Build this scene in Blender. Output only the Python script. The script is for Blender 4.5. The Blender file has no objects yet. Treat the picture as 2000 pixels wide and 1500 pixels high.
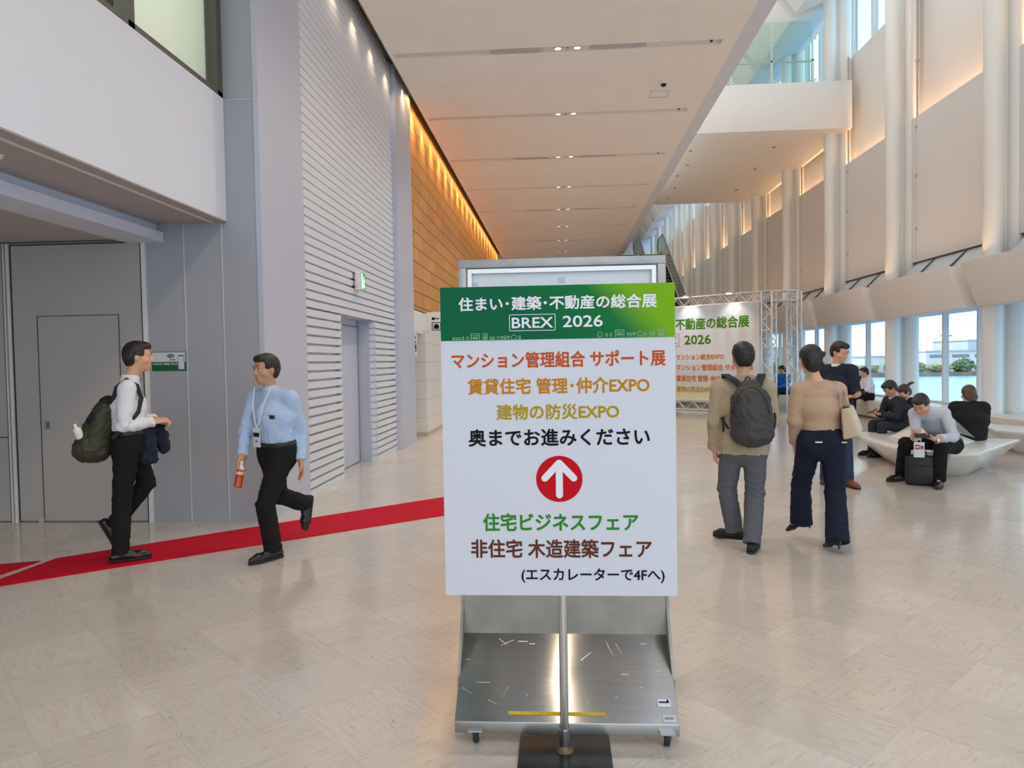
import bpy, bmesh, math, random
import numpy as np
from mathutils import Vector, Matrix

random.seed(7)
SC = bpy.context.scene
COL = SC.collection
PI = math.pi

# ------------------------------------------------------------------ camera
CAM_H = 1.52
_yaw, _pitch, _roll, _f = .0660712, -.0322552, -.0165750, 1403.97
cy, sy, cp, sp = math.cos(_yaw), math.sin(_yaw), math.cos(_pitch), math.sin(_pitch)
fw = Vector((-sy*cp, cy*cp, sp)); rt = Vector((cy, sy, 0)); up = rt.cross(fw)
cr, sr = math.cos(_roll), math.sin(_roll)
rt, up = cr*rt+sr*up, -sr*rt+cr*up
cam = bpy.data.cameras.new('camera'); camo = bpy.data.objects.new('camera', cam); COL.objects.link(camo)
camo.matrix_world = Matrix(((rt.x, up.x, -fw.x, 0), (rt.y, up.y, -fw.y, 0), (rt.z, up.z, -fw.z, CAM_H), (0, 0, 0, 1)))
cam.sensor_width = 36; cam.sensor_fit = 'HORIZONTAL'; cam.lens = _f/2000*36
cam.clip_start = .05; cam.clip_end = 3000
SC.camera = camo

# ------------------------------------------------------------------ view, world, light
vs = SC.view_settings
vs.view_transform = 'Standard'; vs.look = 'None'; vs.gamma = 1; vs.use_curve_mapping = False
vs.exposure = 0.05
SC.cycles.max_bounces = 10; SC.cycles.diffuse_bounces = 6; SC.cycles.glossy_bounces = 4
SC.cycles.transparent_max_bounces = 16; SC.cycles.use_denoising = True
SC.cycles.sample_clamp_indirect = 6; SC.cycles.caustics_reflective = False; SC.cycles.caustics_refractive = False

W = bpy.data.worlds.new('sky'); SC.world = W; W.use_nodes = True
nt = W.node_tree; bg = nt.nodes['Background']
tc = nt.nodes.new('ShaderNodeTexCoord'); sx = nt.nodes.new('ShaderNodeSeparateXYZ')
rp = nt.nodes.new('ShaderNodeValToRGB')
nt.links.new(tc.outputs['Generated'], sx.inputs[0]); nt.links.new(sx.outputs['Z'], rp.inputs[0])
el = rp.color_ramp.elements
el[0].position = 0; el[0].color = (.86, .94, .97, 1)
el[1].position = .55; el[1].color = (.55, .75, 1, 1)
e_ = el.new(.06); e_.color = (.88, .96, 1, 1)
e_ = el.new(.2); e_.color = (.80, .92, 1, 1)
nt.links.new(rp.outputs[0], bg.inputs[0]); bg.inputs[1].default_value = 2.1


def lamp(name, kind, loc, energy, color, rot=(0, 0, 0), **kw):
    l = bpy.data.lights.new(name, kind); l.energy = energy; l.color = color
    for k, v in kw.items(): setattr(l, k, v)
    o = bpy.data.objects.new(name, l); COL.objects.link(o); o.location = loc; o.rotation_euler = rot
    return o


sun = lamp('sun', 'SUN', (0, 0, 60), 2.6, (1, .95, .88), (0, math.radians(-42), math.radians(-8)), angle=.01)
WARM = (1, .95, .89); AMBER = (1, .57, .20); PEACH = (1, .57, .28)
# cove along the head of the left wall, in the slot between wall and ceiling
for k_ in range(20):
    lamp('wall_washer', 'SPOT', (-2.655, 14.0+1.05*k_, 6.47), 150, AMBER, (0, math.radians(4), 0), spot_size=math.radians(84), spot_blend=1, shadow_soft_size=.05)
for k_ in range(6):
    lamp('wall_washer_near', 'SPOT', (-2.655, 8.2+.95*k_, 6.47), 40, (1, .76, .48), (0, math.radians(3), 0), spot_size=math.radians(95), spot_blend=1, shadow_soft_size=.05)
lamp('cove_strip', 'AREA', (-2.655, 23.6, 6.48), 95, AMBER, (0, math.radians(8), 0), shape='RECTANGLE', size=.06, size_y=20.5)
lamp('blind_fill_light', 'AREA', (-4.3, 5.2, 5.2), 45, (1, .96, .86), (0, math.radians(-90), 0), shape='RECTANGLE', size=2, size_y=3)  # added area light, unseen behind the blind to brighten it
# cove on the lower right wall panels, shining up, and one on top of the soffit boxes
lamp('cove_right', 'AREA', (8.345, 24, 6.05), 1500, PEACH, (PI, math.radians(0), 0), shape='RECTANGLE', size=.08, size_y=70)
lamp('cove_soffit', 'AREA', (7.56, 24, 3.26), 290, PEACH, (PI, math.radians(-35), 0), shape='RECTANGLE', size=.10, size_y=70)
# added fill lights, unseen above the slab, brightening the roof and right wall
for y_ in (4, 14, 24, 42):
    lamp('roof_fill_light', 'AREA', (.5, y_, 7.0), 330, (1, .97, .94), (PI, 0, 0), shape='RECTANGLE', size=5, size_y=8)


# ------------------------------------------------------------------ materials
def S(r, g, b):
    f = lambda c: (c/255/12.92) if c <= 10 else ((c/255+.055)/1.055)**2.4
    return (f(r), f(g), f(b))


MATS = {}


def mat(name, col, rough=.5, metal=0, spec=.5, noise=None, bump=None, emit=None, stretch=(1, 1, 1), aniso=0, coat=0):
    if name in MATS: return MATS[name]
    m = bpy.data.materials.new(name); m.use_nodes = True; n = m.node_tree; L = n.links
    b = n.nodes['Principled BSDF']; I = b.inputs
    I['Base Color'].default_value = (*col, 1); I['Roughness'].default_value = rough; I['Metallic'].default_value = metal
    I['Specular IOR Level'].default_value = spec
    if aniso:
        I['Anisotropic'].default_value = aniso; tv = n.nodes.new('ShaderNodeCombineXYZ'); tv.inputs[1].default_value = .787; tv.inputs[2].default_value = .617
        L.new(tv.outputs[0], I['Tangent'])
    if coat: I['Coat Weight'].default_value = coat; I['Coat Roughness'].default_value = .15
    if emit: I['Emission Color'].default_value = (*emit[0], 1); I['Emission Strength'].default_value = emit[1]
    if noise or bump:
        t = n.nodes.new('ShaderNodeTexCoord'); mp = n.nodes.new('ShaderNodeMapping'); mp.inputs['Scale'].default_value = stretch
        L.new(t.outputs['Object'], mp.inputs[0])
    if noise:
        nz = n.nodes.new('ShaderNodeTexNoise'); nz.inputs['Scale'].default_value = noise[0]; nz.inputs['Detail'].default_value = 5
        L.new(mp.outputs[0], nz.inputs['Vector'])
        mr = n.nodes.new('ShaderNodeMapRange'); mr.inputs['From Min'].default_value = .3; mr.inputs['From Max'].default_value = .7
        mr.inputs['To Min'].default_value = 1-noise[1]; mr.inputs['To Max'].default_value = 1+noise[1]
        L.new(nz.outputs[0], mr.inputs[0])
        vm = n.nodes.new('ShaderNodeVectorMath'); vm.operation = 'SCALE'; vm.inputs[0].default_value = col
        L.new(mr.outputs[0], vm.inputs['Scale']); L.new(vm.outputs[0], I['Base Color'])
    if bump:
        nz = n.nodes.new('ShaderNodeTexNoise'); nz.inputs['Scale'].default_value = bump[0]; nz.inputs['Detail'].default_value = 4
        L.new(mp.outputs[0], nz.inputs['Vector'])
        bp = n.nodes.new('ShaderNodeBump'); bp.inputs['Strength'].default_value = bump[1]; bp.inputs['Distance'].default_value = bump[2] if len(bump) > 2 else .01
        L.new(nz.outputs[0], bp.inputs['Height']); L.new(bp.outputs[0], I['Normal'])
    MATS[name] = m
    return m


def glass(name, tint=(.93, .98, .97), refl=.9):
    m = bpy.data.materials.new(name); m.use_nodes = True; n = m.node_tree; n.nodes.clear()
    o = n.nodes.new('ShaderNodeOutputMaterial'); mx = n.nodes.new('ShaderNodeMixShader'); fr = n.nodes.new('ShaderNodeMath'); lw = n.nodes.new('ShaderNodeLayerWeight'); pw = n.nodes.new('ShaderNodeMath')
    t = n.nodes.new('ShaderNodeBsdfTransparent'); g = n.nodes.new('ShaderNodeBsdfGlossy')
    t.inputs[0].default_value = (*tint, 1); g.inputs['Roughness'].default_value = .01
    pw.operation = 'POWER'; pw.inputs[1].default_value = 5; fr.operation = 'MULTIPLY_ADD'; fr.inputs[1].default_value = .9; fr.inputs[2].default_value = .03
    n.links.new(lw.outputs['Facing'], pw.inputs[0]); n.links.new(pw.outputs[0], fr.inputs[0])
    g.inputs[0].default_value = (refl, refl, refl, 1)
    n.links.new(fr.outputs[0], mx.inputs[0]); n.links.new(t.outputs[0], mx.inputs[1]); n.links.new(g.outputs[0], mx.inputs[2])
    n.links.new(mx.outputs[0], o.inputs[0]); MATS[name] = m
    return m


def floor_material():
    m = bpy.data.materials.new('marbled_vinyl_tile'); m.use_nodes = True; n = m.node_tree; L = n.links
    def math_(op, a, b=None, c=None):
        q = n.nodes.new('ShaderNodeMath'); q.operation = op
        for i, v in enumerate((a, b, c)):
            if v is None: continue
            if isinstance(v, (int, float)): q.inputs[i].default_value = v
            else: L.new(v, q.inputs[i])
        return q.outputs[0]
    b = n.nodes['Principled BSDF']
    t = n.nodes.new('ShaderNodeTexCoord'); mp = n.nodes.new('ShaderNodeMapping'); mp.vector_type = 'POINT'
    k = 1/.45
    mp.inputs['Rotation'].default_value = (0, 0, PI/4); mp.inputs['Scale'].default_value = (k, k, k)
    mp.inputs['Location'].default_value = (.51, .08, 0)
    L.new(t.outputs['Object'], mp.inputs[0])
    s = n.nodes.new('ShaderNodeSeparateXYZ'); L.new(mp.outputs[0], s.inputs[0])
    u, v = s.outputs[0], s.outputs[1]
    fu, fv = math_('FLOOR', u), math_('FLOOR', v)
    par = math_('FLOORED_MODULO', math_('ADD', fu, fv), 2)
    cell = n.nodes.new('ShaderNodeCombineXYZ'); L.new(fu, cell.inputs[0]); L.new(fv, cell.inputs[1])
    wn = n.nodes.new('ShaderNodeTexWhiteNoise'); L.new(cell.outputs[0], wn.inputs['Vector'])
    A = math_('ADD', math_('MULTIPLY', u, par), math_('MULTIPLY', v, math_('SUBTRACT', 1, par)))
    B = math_('ADD', math_('MULTIPLY', v, par), math_('MULTIPLY', u, math_('SUBTRACT', 1, par)))
    cb = n.nodes.new('ShaderNodeCombineXYZ'); L.new(math_('MULTIPLY', A, 2.4), cb.inputs[0]); L.new(math_('MULTIPLY', B, 20), cb.inputs[1])
    L.new(math_('MULTIPLY', wn.outputs['Value'], 40), cb.inputs[2])
    n1 = n.nodes.new('ShaderNodeTexNoise'); n1.inputs['Scale'].default_value = 1.3; n1.inputs['Detail'].default_value = 7; n1.inputs['Roughness'].default_value = .68
    n1.inputs['Distortion'].default_value = .5
    L.new(cb.outputs[0], n1.inputs['Vector'])
    r = n.nodes.new('ShaderNodeValToRGB'); L.new(n1.outputs[0], r.inputs[0])
    e = r.color_ramp.elements
    e[0].position = .22; e[0].color = (*S(182, 175, 168), 1)
    e[1].position = .78; e[1].color = (*S(214, 207, 201), 1)
    q = e.new(.40); q.color = (*S(201, 193, 186), 1)
    q = e.new(.52); q.color = (*S(208, 200, 193), 1)
    # fine dark flecks along the streaks
    cb2 = n.nodes.new('ShaderNodeCombineXYZ'); L.new(math_('MULTIPLY', A, 9), cb2.inputs[0]); L.new(math_('MULTIPLY', B, 46), cb2.inputs[1])
    L.new(math_('MULTIPLY', wn.outputs['Value'], 17), cb2.inputs[2])
    n2 = n.nodes.new('ShaderNodeTexNoise'); n2.inputs['Scale'].default_value = 1; n2.inputs['Detail'].default_value = 3
    L.new(cb2.outputs[0], n2.inputs['Vector'])
    fl = math_('MULTIPLY', math_('MULTIPLY', math_('GREATER_THAN', n2.outputs[0], 0.67), .26), math_('LESS_THAN', n1.outputs[0], .56))
    # joints
    du = math_('ABSOLUTE', math_('SUBTRACT', math_('FRACT', u), .5)); dv = math_('ABSOLUTE', math_('SUBTRACT', math_('FRACT', v), .5))
    jt = math_('MULTIPLY', math_('GREATER_THAN', math_('MAXIMUM', du, dv), .4965), .16)
    br = math_('SUBTRACT', math_('ADD', .93, math_('MULTIPLY', wn.outputs['Value'], .10)), math_('ADD', fl, jt))
    vm = n.nodes.new('ShaderNodeVectorMath'); vm.operation = 'SCALE'; L.new(r.outputs[0], vm.inputs[0]); L.new(br, vm.inputs['Scale'])
    L.new(vm.outputs[0], b.inputs['Base Color'])
    L.new(math_('ADD', .07, math_('MULTIPLY', n1.outputs[0], .12)), b.inputs['Roughness'])
    b.inputs['Specular IOR Level'].default_value = .75
    n3 = n.nodes.new('ShaderNodeTexNoise'); n3.inputs['Scale'].default_value = 2.6; n3.inputs['Detail'].default_value = 2
    L.new(t.outputs['Object'], n3.inputs['Vector'])
    bp = n.nodes.new('ShaderNodeBump'); bp.inputs['Strength'].default_value = .32; bp.inputs['Distance'].default_value = .012
    L.new(n3.outputs[0], bp.inputs['Height']); L.new(bp.outputs[0], b.inputs['Normal'])
    return m


def tile_material(name, c1, c2, cm, w, h, rough=.6, axis='yz', mortar=.006, bump=.4):
    m = bpy.data.materials.new(name); m.use_nodes = True; n = m.node_tree; L = n.links; b = n.nodes['Principled BSDF']
    t = n.nodes.new('ShaderNodeTexCoord'); s = n.nodes.new('ShaderNodeSeparateXYZ'); c = n.nodes.new('ShaderNodeCombineXYZ')
    L.new(t.outputs['Object'], s.inputs[0])
    L.new(s.outputs[1 if axis == 'yz' else 0], c.inputs[0]); L.new(s.outputs[2], c.inputs[1])
    br = n.nodes.new('ShaderNodeTexBrick'); L.new(c.outputs[0], br.inputs['Vector'])
    br.inputs['Color1'].default_value = (*c1, 1); br.inputs['Color2'].default_value = (*c2, 1); br.inputs['Mortar'].default_value = (*cm, 1)
    br.inputs['Scale'].default_value = 1; br.inputs['Brick Width'].default_value = w; br.inputs['Row Height'].default_value = h
    br.inputs['Mortar Size'].default_value = mortar; br.inputs['Mortar Smooth'].default_value = .1; br.offset = .37; br.inputs['Bias'].default_value = 0
    mp = n.nodes.new('ShaderNodeMapping'); mp.inputs['Scale'].default_value = (1, 14, .8); L.new(t.outputs['Object'], mp.inputs[0])
    nz = n.nodes.new('ShaderNodeTexNoise'); nz.inputs['Scale'].default_value = 1.5; nz.inputs['Detail'].default_value = 4; L.new(mp.outputs[0], nz.inputs[0])
    mr = n.nodes.new('ShaderNodeMapRange'); mr.inputs['To Min'].default_value = .78; mr.inputs['To Max'].default_value = 1.2; L.new(nz.outputs[0], mr.inputs[0])
    vm = n.nodes.new('ShaderNodeVectorMath'); vm.operation = 'SCALE'; L.new(br.outputs[0], vm.inputs[0]); L.new(mr.outputs[0], vm.inputs['Scale'])
    L.new(vm.outputs[0], b.inputs['Base Color']); b.inputs['Roughness'].default_value = rough
    bp = n.nodes.new('ShaderNodeBump'); bp.invert = True; bp.inputs['Strength'].default_value = bump; bp.inputs['Distance'].default_value = .01
    L.new(br.outputs['Fac'], bp.inputs['Height']); L.new(bp.outputs[0], b.inputs['Normal'])
    MATS[name] = m
    return m


def gradient_green():
    m = bpy.data.materials.new('printed_green'); m.use_nodes = True; n = m.node_tree; L = n.links; b = n.nodes['Principled BSDF']
    t = n.nodes.new('ShaderNodeTexCoord'); s = n.nodes.new('ShaderNodeSeparateXYZ'); L.new(t.outputs['Object'], s.inputs[0])
    a = n.nodes.new('ShaderNodeMath'); a.operation = 'MULTIPLY_ADD'; L.new(s.outputs[0], a.inputs[0]); a.inputs[1].default_value = 1.0; 
    z = n.nodes.new('ShaderNodeMath'); z.operation = 'MULTIPLY_ADD'; L.new(s.outputs[2], z.inputs[0]); z.inputs[1].default_value = .9; z.inputs[2].default_value = -.87
    L.new(z.outputs[0], a.inputs[2])
    r = n.nodes.new('ShaderNodeValToRGB'); L.new(a.outputs[0], r.inputs[0]); e = r.color_ramp.elements
    e[0].position = .50; e[0].color = (*S(0, 98, 66), 1); e[1].position = 1.16; e[1].color = (*S(120, 176, 22), 1)
    q = e.new(.84); q.color = (*S(10, 116, 58), 1)
    L.new(r.outputs[0], b.inputs['Base Color']); b.inputs['Roughness'].default_value = .55; b.inputs['Specular IOR Level'].default_value = .15
    return m


def banner_material():
    # printed picture of a house interior: pale grey-blue field, timber-brown patch to the right, grass-green band below
    m = bpy.data.materials.new('printed_banner'); m.use_nodes = True; n = m.node_tree; L = n.links; b = n.nodes['Principled BSDF']
    t = n.nodes.new('ShaderNodeTexCoord'); s = n.nodes.new('ShaderNodeSeparateXYZ'); L.new(t.outputs['Object'], s.inputs[0])
    r = n.nodes.new('ShaderNodeValToRGB'); mz = n.nodes.new('ShaderNodeMapRange'); mz.inputs['From Min'].default_value = .2; mz.inputs['From Max'].default_value = 3.0
    nz = n.nodes.new('ShaderNodeTexNoise'); nz.inputs['Scale'].default_value = 1.1; nz.inputs['Detail'].default_value = 4; L.new(t.outputs['Object'], nz.inputs[0])
    ad = n.nodes.new('ShaderNodeMath'); ad.operation = 'MULTIPLY_ADD'; L.new(nz.outputs[0], ad.inputs[0]); ad.inputs[1].default_value = .45; L.new(s.outputs[2], ad.inputs[2])
    L.new(ad.outputs[0], mz.inputs[0]); L.new(mz.outputs[0], r.inputs[0]); e = r.color_ramp.elements
    e[0].position = .08; e[0].color = (*S(222, 216, 192), 1); e[1].position = 1; e[1].color = (*S(196, 210, 224), 1)
    for p, c in ((.2, S(206, 208, 170)), (.33, S(196, 204, 206)), (.45, S(205, 212, 218)), (.6, S(218, 224, 230)), (.85, S(214, 222, 230))):
        q = e.new(p); q.color = (*c, 1)
    # timber frame patch
    mx = n.nodes.new('ShaderNodeMix'); mx.data_type = 'RGBA'
    fx = n.nodes.new('ShaderNodeMapRange'); fx.inputs['From Min'].default_value = 2.9; fx.inputs['From Max'].default_value = 4.4; L.new(s.outputs[0], fx.inputs[0])
    fz = n.nodes.new('ShaderNodeMapRange'); fz.inputs['From Min'].default_value = 1.4; fz.inputs['From Max'].default_value = 2.2; L.new(s.outputs[2], fz.inputs[0])
    wv = n.nodes.new('ShaderNodeTexWave'); wv.inputs['Scale'].default_value = .8; wv.inputs['Distortion'].default_value = 1.5; wv.bands_direction = 'X'; L.new(t.outputs['Object'], wv.inputs[0])
    mm = n.nodes.new('ShaderNodeMath'); mm.operation = 'MULTIPLY'; L.new(fx.outputs[0], mm.inputs[0]); L.new(fz.outputs[0], mm.inputs[1])
    m2 = n.nodes.new('ShaderNodeMath'); m2.operation = 'MULTIPLY'; L.new(mm.outputs[0], m2.inputs[0])
    w2 = n.nodes.new('ShaderNodeMapRange'); w2.inputs['To Min'].default_value = .15; w2.inputs['To Max'].default_value = .45; L.new(wv.outputs[1], w2.inputs[0]); L.new(w2.outputs[0], m2.inputs[1])
    L.new(m2.outputs[0], mx.inputs['Factor']); L.new(r.outputs[0], mx.inputs['A']); mx.inputs['B'].default_value = (*S(188, 158, 126), 1)
    L.new(mx.outputs['Result'], b.inputs['Base Color']); b.inputs['Roughness'].default_value = .55
    return m


white = mat('white_paint', (.78, .775, .76), .55, noise=(3, .015))
warm_white = mat('ceiling_paint', (.90, .875, .84), .7, noise=(2, .015))
offwhite = mat('right_wall_paint', (.78, .785, .785), .6, noise=(.6, .02))
soffit_w = mat('soffit_paint', (.79, .755, .72), .55, noise=(1.5, .02))
col_w = mat('column_paint', (.82, .82, .80), .38)
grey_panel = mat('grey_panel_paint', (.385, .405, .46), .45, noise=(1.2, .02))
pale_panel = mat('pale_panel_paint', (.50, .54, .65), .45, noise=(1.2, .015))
blue_white = mat('cool_white_paint', (.71, .76, .85), .6, noise=(1, .01))
door_paint = mat('door_paint', (.45, .44, .44), .5, noise=(2, .02))
louvre_m = mat('louvre_paint', (.76, .79, .85), .4)
dark = mat('dark_groove', (.02, .019, .018), .6)
seam_m = mat('panel_seam', (.66, .67, .70), .5)
bronze = mat('bronze_frame', (.13, .12, .10), .45, .3)
wood = tile_material('wood_shingle', S(206, 156, 92), S(192, 138, 76), S(110, 74, 38), .93, .292, .55, mortar=.010, bump=.8)
white_tile = tile_material('white_wall_tile', (.74, .73, .72), (.72, .71, .70), (.5, .5, .5), .6, .38, .35, mortar=.006, bump=.3)
steel = mat('brushed_steel', (.45, .44, .425), .25, 1, stretch=(2, 40, 40), noise=(2, .05), aniso=.95)
steel_dark = mat('worn_steel', (.40, .385, .35), .5, .9, noise=(7, .12), bump=(30, .03))
chrome = mat('chrome', (.62, .62, .63), .22, 1)
alu = mat('aluminium', (.72, .72, .73), .45, .8)
alu_p = mat('window_frame_aluminium', (.76, .78, .78), .4, 0)
black_pl = mat('black_plastic', (.015, .015, .016), .4)
black_iron = mat('black_iron_plate', (.022, .022, .023), .3, .3, noise=(12, .3), bump=(25, .12))
rubber = mat('rubber', (.02, .02, .02), .6)
win_glass = glass('clear_glass')
bal_glass = glass('green_tinted_glass', (.86, .95, .92))
blind = mat('beige_blind', (.86, .84, .70), .7, noise=(4, .02))
_n = blind.node_tree; _t = _n.nodes.new('ShaderNodeBsdfTranslucent'); _t.inputs[0].default_value = (.86, .84, .72, 1); _x = _n.nodes.new('ShaderNodeMixShader')
_n.links.new(_n.nodes['Principled BSDF'].outputs[0], _x.inputs[1]); _n.links.new(_t.outputs[0], _x.inputs[2]); _n.links.new(_x.outputs[0], _n.nodes['Material Output'].inputs[0])
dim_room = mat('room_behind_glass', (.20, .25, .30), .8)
lens = mat('lit_lens', (.9, .85, .75), .3, emit=((1, .80, .55), 2.2))
lens_s = mat('spot_lens', (.9, .9, .9), .3, emit=((1, .95, .88), 14))
vinyl = mat('board_white', (.665, .695, .79), .5, spec=.25)
print_green = gradient_green()
ink = {k: mat('ink_'+k, c, .6, spec=.15) for k, c in dict(white=(.80, .83, .90), orange=S(196, 84, 24), amber=S(198, 128, 18), yellow=S(178, 148, 24), black=S(16, 16, 22), red=S(196, 8, 30), green=S(52, 134, 44), brown=S(98, 52, 34), line=S(150, 200, 160), dkgreen=S(72, 120, 30), navy=S(28, 36, 60), banner_orange=S(206, 112, 60), banner_yellow=S(184, 140, 50)).items()}
red_carpet = mat('red_carpet', S(198, 0, 42), .8, spec=.2, noise=(60, .08), bump=(300, .3))
skin = mat('skin', S(214, 164, 136), .5, noise=(8, .04))
skin_f = mat('fair_skin', S(226, 178, 154), .5, noise=(8, .04))
skin_d = mat('tanned_skin', S(198, 146, 118), .5, noise=(8, .04))
hair_b = mat('black_hair', (.012, .010, .010), .42, stretch=(1, 1, .25), noise=(40, .4), bump=(60, .5, .01))
hair_br = mat('brown_hair', (.10, .052, .025), .42, stretch=(1, 1, .25), noise=(30, .5), bump=(60, .5, .01))
hair_dk = mat('dark_brown_hair', (.040, .022, .012), .42, stretch=(1, 1, .25), noise=(30, .4), bump=(60, .5, .01))
eye_w = mat('eye_white', (.75, .73, .70), .3); eye_d = mat('iris', (.02, .012, .008), .2)


def cloth(name, c, amt=.05, sc=140, rough=.85):
    return mat(name, c, rough, spec=.2, noise=(sc, amt), bump=(sc*1.5, .15, .003))


# ------------------------------------------------------------------ mesh helpers
class MB:
    def __init__(s): s.v = []; s.f = []; s.m = []

    def add(s, vs, fs, mi=0):
        o = len(s.v); s.v += [tuple(p) for p in vs]; s.f += [tuple(i+o for i in f) for f in fs]; s.m += [mi]*len(fs)
        return s

    def box(s, lo, hi, mi=0):
        (a, b, c), (d, e, f) = lo, hi
        return s.hexa([(a, b, c), (d, b, c), (d, e, c), (a, e, c), (a, b, f), (d, b, f), (d, e, f), (a, e, f)], mi)

    def hexa(s, p, mi=0):
        return s.add(p, [(0, 3, 2, 1), (4, 5, 6, 7), (0, 1, 5, 4), (1, 2, 6, 5), (2, 3, 7, 6), (3, 0, 4, 7)], mi)

    def obox(s, c, ux, uy, uz, mi=0):
        c, ux, uy, uz = map(Vector, (c, ux, uy, uz))
        return s.hexa([c+ux*i+uy*j+uz*k for k in (-1, 1) for i, j in ((-1, -1), (1, -1), (1, 1), (-1, 1))], mi)

    def tube(s, p0, p1, r0, r1=None, n=10, mi=0, cap=True):
        p0, p1 = Vector(p0), Vector(p1); r1 = r0 if r1 is None else r1
        d = (p1-p0).normalized(); a = d.orthogonal().normalized(); b = d.cross(a)
        vs = [p + (a*math.cos(2*PI*i/n)+b*math.sin(2*PI*i/n))*r for p, r in ((p0, r0), (p1, r1)) for i in range(n)]
        fs = [(i, (i+1) % n, n+(i+1) % n, n+i) for i in range(n)]
        if cap: fs += [tuple(range(n))[::-1], tuple(range(n, 2*n))]
        return s.add(vs, fs, mi)

    def path(s, pts, r, n=8, mi=0):
        pts = [Vector(p) for p in pts]; vs = []; a = None
        for i, p in enumerate(pts):
            d = (pts[min(i+1, len(pts)-1)]-pts[max(i-1, 0)]).normalized()
            a = d.orthogonal().normalized() if a is None else (a-d*a.dot(d)).normalized()
            b = d.cross(a); rr = r[i] if isinstance(r, (list, tuple)) else r
            vs += [p+(a*math.cos(2*PI*k/n)+b*math.sin(2*PI*k/n))*rr for k in range(n)]
        fs = [(i*n+k, i*n+(k+1) % n, (i+1)*n+(k+1) % n, (i+1)*n+k) for i in range(len(pts)-1) for k in range(n)]
        fs += [tuple(range(n))[::-1], tuple(range((len(pts)-1)*n, len(pts)*n))]
        return s.add(vs, fs, mi)

    def strip(s, pts, half, thick, mi=0):
        """flat band along pts; half = half-width vector, thick = thickness vector"""
        half, thick = Vector(half), Vector(thick); vs = []
        for p in pts:
            p = Vector(p); vs += [p-half, p+half, p+half+thick, p-half+thick]
        fs = [(i*4+k, i*4+(k+1) % 4, (i+1)*4+(k+1) % 4, (i+1)*4+k) for i in range(len(pts)-1) for k in range(4)]
        fs += [(3, 2, 1, 0), tuple((len(pts)-1)*4+k for k in range(4))]
        return s.add(vs, fs, mi)

    def lathe(s, c, prof, n=20, mi=0, axis=(0, 0, 1)):
        c = Vector(c); d = Vector(axis).normalized(); a = d.orthogonal().normalized(); b = d.cross(a)
        vs = [c+d*h+(a*math.cos(2*PI*i/n)+b*math.sin(2*PI*i/n))*r for r, h in prof for i in range(n)]
        fs = [(j*n+i, j*n+(i+1) % n, (j+1)*n+(i+1) % n, (j+1)*n+i) for j in range(len(prof)-1) for i in range(n)]
        fs += [tuple(range(n))[::-1], tuple(range((len(prof)-1)*n, len(prof)*n))]
        return s.add(vs, fs, mi)

    def prism(s, poly, off, mi=0):
        off = Vector(off); poly = [Vector(p) for p in poly]; n = len(poly)
        return s.add(poly+[p+off for p in poly], [tuple(range(n))[::-1], tuple(range(n, 2*n))]+[(i, (i+1) % n, n+(i+1) % n, n+i) for i in range(n)], mi)

    def build(s, name, mats, parent=None, smooth=False, bevel=0, seg=2, angle=40):
        me = bpy.data.meshes.new(name); me.from_pydata(s.v, [], s.f)
        mats = mats if isinstance(mats, (list, tuple)) else [mats]
        for m in mats: me.materials.append(m)
        if len(mats) > 1: me.polygons.foreach_set('material_index', s.m)
        bm = bmesh.new(); bm.from_mesh(me)
        bmesh.ops.recalc_face_normals(bm, faces=bm.faces)
        if bevel: bmesh.ops.bevel(bm, geom=[e for e in bm.edges if len(e.link_faces) == 2 and e.calc_face_angle(0) > .3], offset=bevel, segments=seg, affect='EDGES', profile=.5, clamp_overlap=True)
        bm.to_mesh(me); bm.free()
        if smooth or bevel:
            me.polygons.foreach_set('use_smooth', [True]*len(me.polygons)); me.set_sharp_from_angle(angle=math.radians(angle))
        o = bpy.data.objects.new(name, me); COL.objects.link(o)
        if parent: o.parent = parent
        return o


def thing(name, label, cat, loc=(0, 0, 0), rotz=0, group=None):
    o = bpy.data.objects.new(name, None); COL.objects.link(o); o.location = loc; o.rotation_euler = (0, 0, rotz)
    o.empty_display_size = .1
    return tag(o, label, cat, group)


def tag(o, label, cat, group=None):
    o['label'] = label; o['category'] = cat
    if group: o['group'] = group
    return o


def struct(o, label=None):
    o['kind'] = 'structure'
    if label: o['label'] = label
    return o


def centre(o):
    """move a one-mesh thing's origin to the middle of its footprint"""
    me = o.data; n = len(me.vertices); a = np.empty(n*3, np.float32); me.vertices.foreach_get('co', a); a = a.reshape(-1, 3)
    c = (a.min(0)+a.max(0))/2; c[2] = a[:, 2].min(); me.vertices.foreach_set('co', (a-c).ravel()); o.location = Vector(o.location)+Vector(c.tolist())
    return o


def dup(root, loc, rotz=None, label=None):
    r = root.copy(); COL.objects.link(r); r.location = loc
    if rotz is not None: r.rotation_euler = (0, 0, rotz)
    if label: r['label'] = label
    for ch in list(root.children):
        c = ch.copy(); COL.objects.link(c); c.parent = r
        for g in list(ch.children):
            d = g.copy(); COL.objects.link(d); d.parent = c
    return r


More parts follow.
